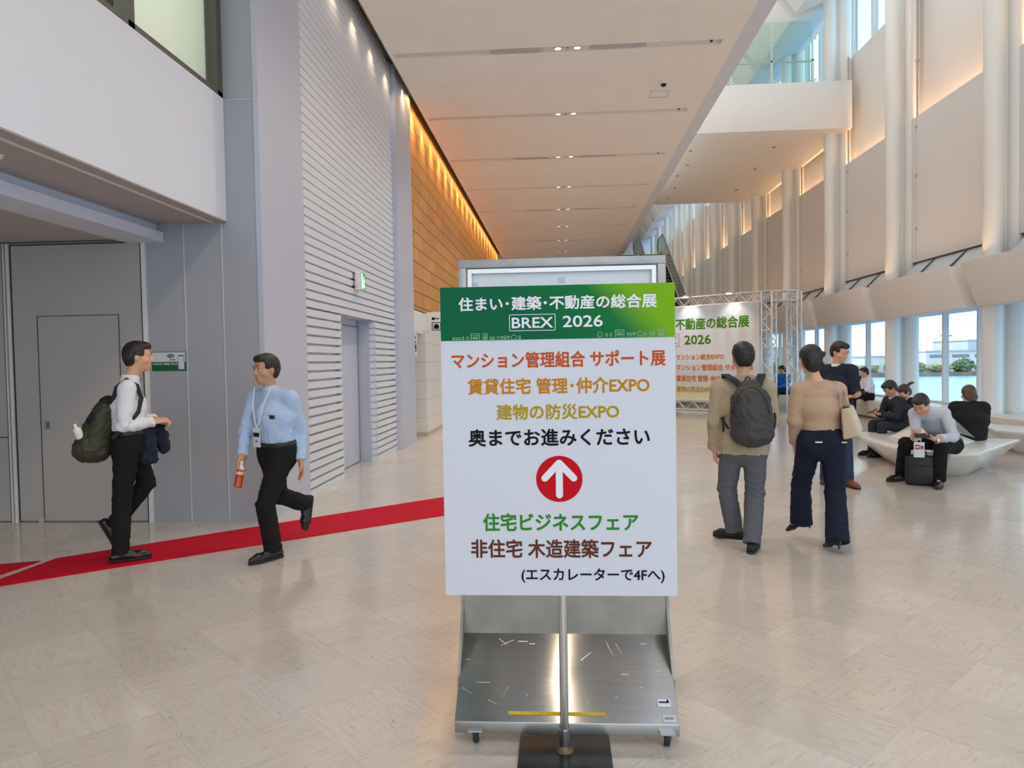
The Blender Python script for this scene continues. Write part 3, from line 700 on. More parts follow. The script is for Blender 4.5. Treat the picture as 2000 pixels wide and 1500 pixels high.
m = MB(); m.box((-.03, -.036, 1.0), (.03, -.012, 1.05)); m.box((-.03, -.036, 1.45), (.03, -.012, 1.5)); m.build('bracket', alu, t)
O, UX, UY = (0, -.0577, 0), (1, 0, 0), (0, 0, 1)
O2 = (0, -.0562, 0)


def line(s, x0, x1, y0, y1, ik, bold, o=O2):
    a, d = pl(x0, y1); c, e = pl(x1, y0)
    return lettering('lettering', s, o, UX, UY, a, c, d, e, ink[ik], bd, bold)


line('住まい･建築･不動産の総合展', 896, 1284, 578, 605, 'white', 0.0014, O)
line('BREX', 1001, 1082, 619, 639.5, 'white', 0.0010, O)
line('2026', 1101, 1179, 617, 639.5, 'white', 0.0010, O)
line('マンション管理組合 サポート展', 880, 1300, 685, 716.5, 'orange', 0.0014)
line('賃貸住宅 管理･仲介EXPO', 911, 1268.5, 736, 767.5, 'amber', 0.0014)
line('建物の防災EXPO', 967.5, 1209, 787, 817.5, 'yellow', 0.0014)
line('奥までお進みください', 911, 1268, 834.5, 869, 'black', 0.0016)
line('住宅ビジネスフェア', 937, 1244, 999.5, 1035.5, 'green', 0.0017)
line('非住宅 木造建築フェア', 912, 1269.5, 1051, 1088, 'brown', 0.0016)
line('(エスカレーターで4Fへ)', 1012, 1294, 1108, 1137, 'black', 0.0010)
m = MB()
for (xa, ya, xb, yb) in ((996, 613, 1087, 614.2), (996, 643.8, 1087, 645), (996, 613, 997.3, 645), (1085.7, 613, 1087, 645)):
    a, d = pl(xa, yb); c, e = pl(xb, ya); m.box((a, -.0590, d), (c, -.0574, e))
m.build('name_frame', ink['white'], bd)
# line drawing of houses and trees along the foot of the header
m = MB(); yl = -.0588


def ln(p, q, w=.0011):
    a, b = pl(*p); c, d = pl(*q); m.tube((a, yl, b), (c, yl, d), w, n=5)


def house(x, y, w, h, roof):
    ln((x, y), (x, y-h)); ln((x+w, y), (x+w, y-h))
    if roof == 'gable': ln((x-1, y-h), (x+w/2, y-h-4)); ln((x+w/2, y-h-4), (x+w+1, y-h))
    elif roof == 'shop': ln((x-1.5, y-h), (x+w+1.5, y-h)); ln((x-1.5, y-h+3), (x+w+1.5, y-h+3)); ln((x-1.5, y-h), (x-1.5, y-h+3)); ln((x+w+1.5, y-h), (x+w+1.5, y-h+3))
    else:
        k = 0
        while k < h-2: ln((x, y-h+k), (x+w, y-h+k)); k += 3.2
    ln((x+w*.35, y), (x+w*.35, y-h*.45)); ln((x+w*.35, y-h*.45), (x+w*.65, y-h*.45)); ln((x+w*.65, y-h*.45), (x+w*.65, y))


def tree(x, y, pine):
    ln((x, y), (x, y-3))
    q = [(x-2.4, y-3), (x, y-9), (x+2.4, y-3), (x-2.4, y-3)] if pine else [(x+2.4*math.cos(k*PI/4), y-5.5+2.8*math.sin(k*PI/4)) for k in range(9)]
    for a, b in zip(q[:-1], q[1:]): ln(a, b)


for (ox, yy) in ((884, 662.6), (1168, 660.4)):
    if ox < 1000:
        house(885, yy, 12, 7, 'shop'); tree(904, yy, 1); tree(913, yy, 0); house(920, yy, 17, 14, 'flat'); house(944, yy, 8, 14, 'flat'); house(957.5, yy, 9, 7, 'flat'); tree(974, yy, 0); house(981, yy, 13, 8, 'shop'); house(1000, yy, 10, 7, 'gable'); tree(1016, yy, 1)
    else:
        house(1169, yy, 9, 7, 'gable'); tree(1186, yy, 1); tree(1194.5, yy, 0); house(1203, yy, 17, 14, 'flat'); house(1227, yy, 13, 8, 'shop'); house(1246, yy, 10, 7, 'gable'); tree(1261, yy, 0); house(1269.5, yy, 9, 8, 'flat'); house(1287, yy, 8, 16, 'flat')
m.build('skyline_drawing', ink['line'], bd)
cx, cz = pl(1090, 933); R_ = 45*.001925
m = MB(); m.lathe((cx, -.056, cz), [(R_, 0), (R_, .0012)], 64, axis=(0, -1, 0)); m.build('red_disc', ink['red'], bd)
m = MB(); u_ = .001925/4
q = [(-28, -152), (-28, -30)]
pts2 = [(0, 152), (0, -126)]


def fat(p, q, w, yq):
    p, q = Vector((cx+p[0]*u_, yq, cz-p[1]*u_)), Vector((cx+q[0]*u_, yq, cz-q[1]*u_)); d = (q-p).normalized(); n = Vector((-d.z, 0, d.x)); w *= u_
    poly = [p+n*w*math.cos(a)-d*w*math.sin(a) for a in np.linspace(0, PI, 11)]+[q-n*w*math.cos(a)+d*w*math.sin(a) for a in np.linspace(0, PI, 11)]
    m.prism(poly, (0, -.0006, 0))


fat((0, 125), (0, -118), 27, -.0573); fat((-112, -6), (-2, -122), 27, -.0574); fat((112, -6), (2, -122), 27, -.05745)
m.build('white_arrow', ink['white'], bd)

t = thing('display_stand', 'wheeled brushed steel notice stand with sloping shelf behind the sign', 'display stand', (0, 3.0, 0))
X0, X1 = -.436, .448
m = MB()   # sloping tray: top face and front lip
prof = [(-.21, .045), (-.21, .092), (.10, .335), (.10, .30), (-.17, .045)]
m.prism([(X0, y, z) for y, z in prof], (X1-X0, 0, 0)); tray = m.build('sloping_shelf', steel, t, bevel=.003)
m = MB(); m.box((X0, .095, .30), (X1, .115, .66)); m.build('lower_back_panel', steel_dark, t)
sl = Vector((0, .31, .243)).normalized(); nrm = Vector((0, -.243, .31)).normalized()


def on_shelf(x, d): return Vector((x, -.21, .092))+sl*d+nrm*.0016


def sticker(name, x, d, w, h, mm): 
    mb_ = MB(); mb_.obox(on_shelf(x, d), (w/2, 0, 0), sl*h/2, nrm*.0012); return mb_.build(name, mm, tray)


sticker('yellow_tape', -.03, .036, .385, .014, mat('yellow_tape', S(196, 168, 30), .4, noise=(25, .15)))
st = sticker('label_sticker', .397, .085, .052, .032, vinyl)
mb_ = MB(); mb_.obox(on_shelf(.397, .088)+nrm*.0014, (.02, 0, 0), sl*.003, nrm*.0003); mb_.lathe(on_shelf(.412, .094)+nrm*.0012, [(.005, 0), (.005, .0004)], 12, axis=nrm); mb_.build('print', ink['navy'], st)
st = sticker('asset_sticker', .41, .022, .048, .026, vinyl)
mb_ = MB(); mb_.obox(on_shelf(.41, .024)+nrm*.0014, (.018, 0, 0), sl*.006, nrm*.0003); mb_.build('print', mat('print_grey', (.3, .3, .32), .5), st)
rs = random.Random(5); mb_ = MB()
for k in range(26):
    x = rs.uniform(X0+.03, X1-.05); d = rs.uniform(.06, .36); a = rs.uniform(-1.2, 1.2); l = rs.uniform(.004, .03)
    mb_.obox(on_shelf(x, d)-nrm*.0009, (math.cos(a)*l, 0, 0) if abs(math.cos(a)) > .9 else Vector((math.cos(a), 0, 0))*l+sl*math.sin(a)*l, sl*.0006, nrm*.0004)
mb_.build('scratches', mat('scratch', (.75, .72, .66), .3, 1), tray)
for sx_ in (X0-.008, X1-.004):
    m = MB(); m.hexa([(sx_, -.06, .16), (sx_+.012, -.06, .16), (sx_+.012, .10, .34), (sx_, .10, .34), (sx_, -.06, .205), (sx_+.012, -.06, .205), (sx_+.012, .095, .45), (sx_, .095, .45)])
    m.box((sx_, .085, .40), (sx_+.012, .125, .70)); m.build('side_bracket', steel_dark, t)
fz0, fz1, fx0, fx1 = .66, 1.955, -.428, .454
m = MB(); fb = .05
m.box((fx0, .08, fz0+.0351), (fx0+.035, .13, fz1-.0351)); m.box((fx1-.035, .08, fz0+.0351), (fx1, .13, fz1-.0351)); m.box((fx0, .08, fz1-.035), (fx1, .13, fz1)); m.box((fx0, .08, fz0), (fx1, .13, fz0+.035))
m.build('outer_frame', mat('frame_steel', (.40, .40, .40), .5, .75, noise=(9, .12)), t, bevel=.002)
m = MB(); a = .04
m.box((fx0+a, .085, fz0+a), (fx0+a+.018, .11, fz1-a)); m.box((fx1-a-.018, .085, fz0+a), (fx1-a, .11, fz1-a)); m.box((fx0+a+.0181, .085, fz1-a-.018), (fx1-a-.0181, .11, fz1-a)); m.build('inner_frame', alu, t)
MB().box((fx0+.03, .10, fz0+.03), (fx1-.03, .108, fz1-.03)).build('notice_panel', mat('scuffed_white', (.72, .77, .82), .45, noise=(5, .03)), t)
m = MB(); m.box((.0, .0985, 1.85), (.03, .0998, 1.875)); m.box((-.37, .0985, 1.83), (-.345, .0998, 1.86)); m.build('tape_mark', mat('tape_grey', (.58, .60, .61), .6), t)
for x, y in ((-.352, -.20), (.400, -.20), (-.352, .12), (.400, .12)):
    c = MB(); c.box((x-.028, y-.03, .058), (x+.028, y+.03, .066)); c.hexa([(x-.02, y-.02, .06), (x-.016, y-.02, .06), (x-.016, y+.02, .06), (x-.02, y+.02, .06), (x-.02, y-.005, .02), (x-.016, y-.005, .02), (x-.016, y+.03, .02), (x-.02, y+.03, .02)])
    c.hexa([(x+.016, y-.02, .06), (x+.02, y-.02, .06), (x+.02, y+.02, .06), (x+.016, y+.02, .06), (x+.016, y-.005, .02), (x+.02, y-.005, .02), (x+.02, y+.03, .02), (x+.016, y+.03, .02)])
    c = c.build('caster', chrome, t)
    w_ = MB(); w_.lathe((x-.012, y+.012, .030), [(.022, 0), (.030, .003), (.030, .021), (.022, .024)], 20, axis=(1, 0, 0)); w_ = w_.build('wheel', rubber, c, True)
    MB().lathe((x-.0135, y+.012, .030), [(.016, 0), (.016, .027)], 14, axis=(1, 0, 0)).build('hub', alu, w_, True)

# ------------------------------------------------------------------ BANNER ON TRUSSES
def truss(m, p0, p1, a, b, r=.025, n=8, rd=.014):
    """box truss from p0 to p1 with section vectors a, b"""
    p0, p1, a, b = map(Vector, (p0, p1, a, b))
    cs = [Vector((0, 0, 0)), a, a+b, b]
    for c in cs: m.tube(p0+c, p1+c, r, n=8)
    for i in range(n+1):
        q = p0.lerp(p1, i/n)
        if i in (0, n):
            for j in range(4): m.tube(q+cs[j], q+cs[(j+1) % 4], rd*1.2, n=6)
        if i < n:
            q2 = p0.lerp(p1, (i+1)/n)
            for j in range(4):
                u_, v_ = (cs[j], cs[(j+1) % 4]) if i % 2 else (cs[(j+1) % 4], cs[j])
                m.tube(q+u_, q2+v_, rd, n=6)


bdir = Vector((5.36-1.53, 19.65-22.87, 0)); BL = bdir.length; bdir.normalize(); bn = Vector((-bdir.y, bdir.x, 0))*-1   # bn points to the camera side
bang = math.atan2(bdir.y, bdir.x)
t = thing('banner_stand', 'wide printed exhibition banner on an aluminium truss frame', 'banner', (1.53, 22.87, 0), bang)
m = MB(); m.box((.0, -.012, .30), (BL, .012, 3.0)); bn_o = m.build('banner', banner_material(), t)
m = MB(); truss(m, (-.1, .03, 3.0), (BL+.1, .03, 3.0), (0, .26, 0), (0, 0, .26), n=22); m.build('top_truss', alu, t, True)
m = MB(); truss(m, (-.1, .03, .03), (BL+.1, .03, .03), (0, .26, 0), (0, 0, .24), n=22); m.build('bottom_truss', alu, t, True)
for x, y in ((BL+.06, -.02), (-.36, -.02), (BL+.5, .55)):
    m = MB(); truss(m, (x, y, .03), (x, y, 3.26), (.28, 0, 0), (0, .28, 0), n=12)
    for z in (1.75, 2.2): m.box((x-.02, y-.02, z), (x+.3, y, z+.04))
    m.build('truss_tower', alu, t, True)
m = MB(); truss(m, (BL+.1, .25, 3.0), (BL+.6, .7, 3.0), (.2, -.15, 0), (0, 0, .26), n=3)
m.build('corner_truss', alu, t, True)
OB, UXB, UYB = (0, -.0125, 0), (1, 0, 0), (0, 0, 1)


def bl(s, x0, x1, z0, z1, ik, bold): lettering('lettering', s, OB, UXB, UYB, BL-x0, BL-x1, z0, z1, ink[ik], bn_o, bold, .003, 2)


bl('住まい･建築･不動産の総合展', 4.50, .283, 2.32, 2.66, 'dkgreen', 0.0098)
bl('BREX', 3.32, 2.52, 1.93, 2.14, 'dkgreen', 0.0070)
bl('2026', 2.265, 1.422, 1.90, 2.17, 'dkgreen', 0.0091)
bl('マンション総合EXPO', 2.54, 1.02, 1.46, 1.63, 'banner_orange', 0.0049)
bl('マンション管理組合 サポート展', 2.54, .18, 1.15, 1.335, 'banner_orange', 0.0049)
bl('賃貸住宅 管理･仲介EXPO', 2.54, .71, .835, 1.02, 'banner_orange', 0.0049)
bl('建物の防災EXPO', 2.54, 1.35, .525, .705, 'banner_yellow', 0.0049)
m = MB()
for a, b in (((3.41, 1.85), (2.43, 1.865)), ((3.41, 2.21), (2.43, 2.225)), ((3.41, 1.85), (3.395, 2.225)), ((2.445, 1.85), (2.43, 2.225))): m.box((BL-a[0], -.0165, a[1]), (BL-b[0], -.0125, b[1]))
m.build('name_frame', ink['banner_orange'], bn_o)
for x in (BL-2.05, BL-.72, BL-3.4):
    s_ = MB(); s_.tube((x, .0, 3.26), (x, -.3, 3.30), .015); s_ = s_.build('spotlight', alu, t)
    MB().lathe((x, -.30, 3.30), [(.05, 0), (.09, -.03), (.095, -.06)], 16).build('spotlight_head', alu, s_, True)
    MB().lathe((x, -.30, 3.236), [(.085, 0), (.08, -.004)], 16).build('lens', lens_s, s_)
    p = Vector((1.53, 22.87, 0))+bdir*x+Vector((bdir.y, -bdir.x, 0))*.32
    l = lamp('banner_spot', 'SPOT', (p.x, p.y, 3.22), 34, (1, .98, .93), spot_size=math.radians(95), spot_blend=.7, shadow_soft_size=.08)
    l.rotation_euler = (Vector((-bdir.y, bdir.x, 0))*.35+Vector((0, 0, -1))).to_track_quat('-Z', 'Y').to_euler()

# ------------------------------------------------------------------ SCULPTED BENCHES
bench_w = mat('bench_white', (.80, .79, .76), .28, coat=.3)


def boat(lab, top, base, peak, zt=.355, loc=None):
    """folded boat-shaped bench: wide rim, narrower foot, a ridge-shaped backrest on top"""
    c = Vector((sum(p[0] for p in top)/len(top), sum(p[1] for p in top)/len(top), 0))
    t = thing('sculpted_bench', lab, 'bench', c, 0, 'folded white benches in the hall')
    n = len(top); m = MB(); r = [Vector((x, y, z))-c for x, y, z in top]; b = [Vector((x, y, 0))-c for x, y in base]
    rim = [p-Vector((0, 0, .035)) for p in r]
    mid = sum(r, Vector())/n; mid.z = min(p.z for p in r)-.01
    m.add(r+rim+b+[mid], [(i, (i+1) % n, n+(i+1) % n, n+i) for i in range(n)]+[(n+i, n+(i+1) % n, 2*n+(i+1) % n, 2*n+i) for i in range(n)]+[tuple(range(2*n, 3*n))[::-1]]+[(3*n, (i+1) % n, i) for i in range(n)])
    m.build('seat', bench_w, t, bevel=.012)
    if peak:
        pk = [Vector(p)-c for p in peak]
        m = MB(); m.add(pk, [(0, 1, 4), (1, 2, 4, 5) if len(pk) > 5 else (1, 2, 4), (2, 3, 5) if len(pk) > 5 else (2, 3, 4), (3, 0, 4, 5) if len(pk) > 5 else (3, 0, 4), (3, 2, 1, 0)])
        m.build('backrest', bench_w, t, bevel=.006)
    return t


boat('white folded bench with the pale-shirted man, nearest the camera',
     [(4.46, 11.30, .36), (4.25, 10.15, .352), (4.22, 9.25, .345), (4.60, 8.78, .34), (4.93, 8.80, .34), (6.12, 9.98, .36)],
     [(4.66, 10.55), (4.58, 10.0), (4.60, 9.45), (4.76, 9.2), (4.98, 9.22), (5.6, 9.88)],
     [(4.66, 10.55, .345), (4.72, 9.12, .345), (5.60, 10.0, .345), (5.3, 10.4, .345), (4.92, 9.45, .76), (4.9, 10.1, .62)])
boat('white folded bench under the man in the dark suit',
     [(4.92, 11.75, .36), (5.06, 11.06, .36), (5.70, 10.66, .36), (6.25, 11.2, .36), (6.3, 12.4, .36), (5.6, 12.6, .36)],
     [(5.42, 11.8), (5.42, 11.5), (5.65, 11.3), (5.9, 11.5), (5.95, 12.0), (5.65, 12.1)],
     [(5.45, 12.2, .35), (5.45, 11.3, .35), (5.75, 11.4, .35), (5.8, 12.2, .35), (5.6, 11.6, .7), (5.65, 12.1, .65)])
boat('low white bench by the window ledge at the right edge',
     [(6.95, 12.3, .36), (6.55, 11.3, .36), (6.80, 10.7, .36), (7.3, 10.6, .36), (7.4, 11.6, .36)],
     [(7.05, 11.9), (6.9, 11.3), (7.0, 10.95), (7.25, 10.9), (7.3, 11.5)], None)
m = MB(); m.box((6.15, 20.9, 0), (7.41, 22.6, .42)); o = centre(m.build('block_bench', MATS['bench_stone'], bevel=.015)); tag(o, 'pale block bench jutting from the window ledge behind the truss', 'bench')

# ------------------------------------------------------------------ OUTSIDE
def wat():
    m = mat('harbour_water', S(128, 172, 210), .3, spec=.5, noise=(.06, .12), bump=(.9, .55, .25), stretch=(.4, 1, 1)); return m


ws = MB().box((9.8, -150, -5.4), (900, 900, -5.0)).build('harbour_water', wat()); tag(ws, 'blue harbour water beyond the windows', 'water')
struct(MB().box((8.66, YN, -5.4), (9.8, YF, .2)).build('trim_quay', mat('concrete', (.5, .49, .46), .8, noise=(2, .1))))
struct(MB().box((8.7, YN, 2.50), (9.7, YF, 2.70)).build('trim_eaves', mat('eaves', (.72, .75, .78), .6)))
bank = MB().box((20, 216, -5.5), (560, 900, -3.9)).build('far_bank', mat('bank_stone', S(128, 116, 98), .9, noise=(.25, .2))); struct(bank, 'far stone bank of the harbour')
leafs = [cloth('bank_leaf_a', S(118, 128, 78), .45, 1.6), cloth('bank_leaf_b', S(150, 146, 92), .45, 1.6), cloth('bank_leaf_c', S(100, 118, 82), .45, 1.6)]


def blob(name, r, h, mm, seed, trunk=False, parent=None):
    rr = random.Random(seed); bm = bmesh.new(); bmesh.ops.create_icosphere(bm, subdivisions=5, radius=1)
    ph = [(Vector((rr.uniform(-1, 1), rr.uniform(-1, 1), rr.uniform(-1, 1))).normalized()*rr.uniform(4, 26), rr.uniform(0, 6)) for _ in range(26)]
    for v in bm.verts:
        k = 1+.16*sum(math.sin(a.dot(v.co)+p)/(a.length**.5) for a, p in ph); v.co = Vector((v.co.x*r*k, v.co.y*r*k, (v.co.z*k*.5+.5)*h))
    me = bpy.data.meshes.new(name); bm.to_mesh(me); bm.free(); me.materials.append(mm)
    me.polygons.foreach_set('use_smooth', [True]*len(me.polygons))
    o = bpy.data.objects.new(name, me); COL.objects.link(o); o.parent = parent
    return o


protos = [blob('bank_bush', r, h, leafs[k], 11+k) for k, (r, h) in enumerate(((2.9, 3.6), (2.9, 2.8), (2.7, 4.6)))]
rr = random.Random(21); k = 0
for x in np.arange(66, 200, 6.6):
    o = protos[k % 3] if k < 3 else protos[k % 3].copy()
    if k >= 3: COL.objects.link(o)
    o.location = (float(x)+rr.uniform(-.4, .4), 220.5, -3.95); s = rr.uniform(.75, 1.15); o.scale = (s, s, s*rr.uniform(.7, 1.1)); o.rotation_euler = (0, 0, rr.uniform(0, 6))
    tag(o, 'sunlit green bush along the far harbour bank', 'bush', 'bushes on the far bank'); k += 1
struct(MB().box((30, 231, -4), (400, 232, -1.6)).build('trim_bank_wall', mat('pale_wall', (.72, .74, .76), .8)))


def hall_block(lab, x0, x1, y, z1, floors, c, name='waterfront_building', win=True):
    t = thing(name, lab, 'building', ((x0+x1)/2, y, -3.9)); w = (x1-x0)/2
    MB().box((-w, 0, 0), (w, 25, z1)).build('wall', mat('far_'+lab[:14], c, .8, noise=(.2, .03)), t)
    MB().box((-w-.3, -.3, z1), (w+.3, 25.3, z1+.5)).build('roof', mat('far_roof', (.50, .54, .58), .7), t)
    if win:
        for f in range(floors):
            z = z1*(f+.55)/floors; m_ = MB(); nx = max(3, int(w/3))
            for i in range(nx): xx = -w+2*w*(i+.15)/nx; m_.box((xx, -.12, z-.5), (xx+2*w/nx*.75, 0, z+.5))
            m_.build('window_band', mat('far_window', (.22, .28, .36), .3), t)
    return t


hall_block('wide pale grey waterfront hall with a flat roof', 150, 260, 275, 10, 1, (.60, .64, .70), win=False)
hall_block('white waterfront office block with dark window bands', 176, 240, 246, 9.2, 4, (.74, .76, .80))
hall_block('low white terminal with stepped roof by the tower', 118, 146, 240, 6.0, 2, (.80, .81, .83))
hall_block('grey-green warehouse seen between the left windows', 62, 92, 262, 8.2, 1, (.42, .52, .56), win=False)
hall_block('small white shed with a rusty door across the water', 97, 112, 236, 4.6, 1, (.78, .79, .82), win=False)
t = thing('distant_tower', 'slender pale grey tower rising over the far terminal', 'tower', (160.5, 312, -4)); MB().box((-.75, -.75, 0), (.75, .75, 11.6)).build('shaft', mat('tower_grey', (.50, .58, .68), .8), t); MB().lathe((0, 0, 11.6), [(.6, 0), (.45, .4), (.12, .7)], 12).build('cap', mat('tower_grey', (.5, .58, .68)), t); MB().box((-5, -4, 0), (5, 4, 5.4)).build('podium', mat('tower_podium', (.40, .46, .52), .8), t)
for x, y, h_ in ((84.5, 228, 10.5), (118, 228, 11)):
    t = thing('floodlight_mast', 'thin floodlight mast on the far bank '+('at the left' if x < 100 else 'near the tower'), 'mast', (x, y, -4)); MB().tube((0, 0, 0), (0, 0, h_), .22, n=6).build('pole', steel_dark, t); MB().box((-1.6, -.3, h_-.3), (1.6, .3, h_+.2)).build('lamp_bar', steel_dark, t)
t = thing('harbour_crane', 'thin harbour crane jib far behind the mast', 'crane', (87, 330, -4)); MB().tube((0, 0, 0), (0, 0, 9), .5, n=6).build('mast', alu, t); m = MB(); m.tube((-1, 0, 8), (7, 0, 27), .3, n=6); m.build('jib', alu, t)
hb = MB(); hb.add([(30, 500, -4), (75, 500, -4), (120, 500, -4), (150, 520, -4), (60, 500, 15), (95, 505, 12), (30, 500, 14)], [(0, 1, 4, 6), (1, 2, 5, 4), (2, 3, 5)])
o = MB().lathe((70, 520, -6), [(95, 0), (70, 12), (35, 20), (4, 23)], 24).build('distant_hill', mat('hill_green', S(120, 156, 150), .9)); struct(o, 'hazy green hill beyond the harbour')
for i, (x, y, h_) in enumerate(((9.25, 24.4, .75), (9.3, 25.6, 1.0), (9.2, 28.0, .95), (9.25, 30.5, 1.1), (9.3, 16.2, .42))):
    o = blob('shrub', .42, h_, cloth('shrub_leaf', S(176, 176, 60), .3, 8), 40+i); o.location = (x, y, .2); o['label'] = 'yellow-green shrub growing outside the far left windows'
    tag(o, 'yellow-green shrub just outside the far windows' if i < 4 else 'low shrub outside the window behind the bench sitters', 'shrub', 'shrubs outside the glass' if i < 4 else None)

# ------------------------------------------------------------------ PEOPLE: signed-distance bodies meshed into one continuous surface
NPV = lambda *a: np.array(a, np.float32)


def unit(v): v = np.asarray(v, np.float32); return v/max(1e-9, float(np.linalg.norm(v)))


def rc(a, b, ra, rb, sc=None, k=.02, op='u', lo=None, hi=None):
    """tapered capsule; sc = (side vector, factor) makes its section elliptical; lo / hi = plane cuts (point, outward normal)"""
    a, b = np.asarray(a, np.float32), np.asarray(b, np.float32); m = max(ra, rb)*(max(1, sc[1]) if sc else 1)

    def fn(P):
        q = P-a; d = b-a
        if sc:
            s_ = sc[0]; w = 1-1/sc[1]
            q = q-(q@s_)[..., None]*s_*w; d = d-(d@s_)*s_*w
        t = np.clip((q@d)/max(1e-9, float(d@d)), 0, 1)
        v = np.linalg.norm(q-t[..., None]*d, axis=-1)-(ra+(rb-ra)*t)
        for pl_ in (lo, hi):
            if pl_ is not None: v = np.maximum(v, (P-np.asarray(pl_[0], np.float32))@np.asarray(pl_[1], np.float32))
        return v
    return (fn, np.minimum(a, b)-m, np.maximum(a, b)+m, k, op)


def el(c, r, R=None, k=.02, op='u'):
    c = np.asarray(c, np.float32); r = np.asarray(r, np.float32); R = np.eye(3, dtype=np.float32) if R is None else R; m = float(r.max())

    def fn(P):
        q = (P-c)@R.T; k0 = np.linalg.norm(q/r, axis=-1); k1 = np.linalg.norm(q/(r*r), axis=-1)
        return k0*(k0-1)/np.maximum(k1, 1e-6)
    return (fn, c-m, c+m, k, op)


def plane(p, n_, c, rad, op='c'):
    """keep only the side of the plane the normal points away from, inside a ball-ish box round c"""
    p = np.asarray(p, np.float32); n_ = unit(n_); c = np.asarray(c, np.float32)
    return (lambda P: -((P-p)@n_), c-rad, c+rad, 0, op)


def field_mesh(prims, h):
    us = [p for p in prims if p[4] == 'u']
    lo = np.min([p[1] for p in us], 0)-4*h; hi = np.max([p[2] for p in us], 0)+4*h
    n = np.ceil((hi-lo)/h).astype(int)+1; D = np.full(n, 1., np.float32)
    ax = [lo[i]+h*np.arange(n[i], dtype=np.float32) for i in range(3)]
    for fn, a, b, k, op in prims:
        m = 2*k+3*h
        i0 = np.clip(np.floor((a-m-lo)/h).astype(int), 0, n-1); i1 = np.clip(np.ceil((b+m-lo)/h).astype(int)+1, 1, n)
        if (i1 <= i0).any(): continue
        sl = tuple(slice(i0[j], i1[j]) for j in range(3))
        P = np.stack(np.meshgrid(*[ax[j][sl[j]] for j in range(3)], indexing='ij'), -1)
        v = fn(P).astype(np.float32); s_ = D[sl]
        if op == 'u':
            r = np.minimum(s_, v)
            if k > 0: r = r-np.maximum(k-np.abs(s_-v), 0)**2/(4*k)
        else:
            r = np.maximum(s_, -v)
            if k > 0: r = r+np.maximum(k-np.abs(s_+v), 0)**2/(4*k)
        D[sl] = r
    D[0] = D[-1] = 1; D[:, 0] = D[:, -1] = 1; D[:, :, 0] = D[:, :, -1] = 1
    S_ = D < 0; c = [x-1 for x in n]
    cnt = np.zeros(c, np.int8); cor = [(i, j, k) for i in (0, 1) for j in (0, 1) for k in (0, 1)]
    sub = lambda A, o: A[o[0]:o[0]+c[0], o[1]:o[1]+c[1], o[2]:o[2]+c[2]]
    for o in cor: cnt += sub(S_, o)
    act = np.argwhere((cnt > 0) & (cnt < 8)); idx = np.full(c, -1, np.int64); idx[tuple(act.T)] = np.arange(len(act))
    acc = np.zeros((len(act), 3), np.float32); num = np.zeros(len(act), np.float32)
    for o in cor:
        for d in range(3):
            if o[d]: continue
            o2 = list(o); o2[d] = 1
            A = D[tuple((act+o).T)]; Bv = D[tuple((act+o2).T)]; x = (A < 0) != (Bv < 0)
            t = np.where(x, A/np.where(x, A-Bv, 1), 0); p = np.tile(np.array(o, np.float32), (len(act), 1)); p[:, d] += t
            acc += np.where(x[:, None], p, 0); num += x
    V = (acc/num[:, None]+act)*h+lo
    F = []
    for d in range(3):
        e1, e2 = (d+1) % 3, (d+2) % 3
        o = [0, 0, 0]; o[d] = 1
        A = S_[tuple(slice(0, n[j]-o[j]) for j in range(3))]; Bv = S_[tuple(slice(o[j], n[j]) for j in range(3))]
        q = np.argwhere(A != Bv); s_ = A[tuple(q.T)]
        ok = (q[:, e1] > 0) & (q[:, e2] > 0) & (q[:, e1] < n[e1]-1) & (q[:, e2] < n[e2]-1); q = q[ok]; s_ = s_[ok]

        def at(a, b):
            z = q.copy(); z[:, e1] -= a; z[:, e2] -= b; return idx[tuple(z.T)]
        f = np.stack([at(1, 1), at(0, 1), at(0, 0), at(1, 0)], 1); f[~s_] = f[~s_][:, ::-1]; F.append(f)
    F = np.concatenate(F); return V, F[(F >= 0).all(1)]


def vnormals(V, F):
    N_ = np.zeros_like(V); q = V[F]; fn = np.cross(q[:, 2]-q[:, 0], q[:, 3]-q[:, 1])
    for i in range(4): np.add.at(N_, F[:, i], fn)
    return N_/np.maximum(np.linalg.norm(N_, axis=1), 1e-9)[:, None]


def wrinkle(V, F, amp, scale, seed, stretch=(1, 1, 1), where=None):
    """soft waves plus sparse sharp creases, stronger where the cloth bunches"""
    r = np.random.default_rng(seed); N_ = vnormals(V, F); P = V*np.array(stretch); d = np.zeros(len(V))
    w = P+.3*scale*np.sin(P[:, [1, 2, 0]]*2*PI/(scale*2.3)+r.uniform(0, 6, 3))
    for i in range(6):
        k = unit(r.normal(size=3))*2*PI/(scale*r.uniform(.8, 2.0)); d += .16*np.sin(w@k+r.uniform(0, 6))
    for i in range(7):
        u_ = unit(r.normal(size=3)*np.array([.8, .8, 1.5])); k = u_*2*PI/(scale*r.uniform(.55, 1.1)); m_ = unit(r.normal(size=3))*2*PI/(scale*r.uniform(1.6, 3))
        mask = np.clip(np.sin(w@m_+r.uniform(0, 6))*1.6-.35, 0, 1); d += mask*(.55-np.abs(np.sin(.5*(w@k)+r.uniform(0, 6)))**.6)*1.1
    if where is not None: d = d*where(V)
    return V+N_*(amp*d)[:, None]


def solid(name, prims, h, m, parent, wr=None, origin=None):
    V, F = field_mesh(prims, h)
    if wr: V = wrinkle(V, F, *wr)
    if origin is not None: V = V-origin
    me = bpy.data.meshes.new(name); me.from_pydata(V.tolist(), [], F.tolist()); me.materials.append(m)
    me.polygons.foreach_set('use_smooth', [True]*len(me.polygons))
    o = bpy.data.objects.new(name, me); COL.objects.link(o); o.parent = parent
    return o


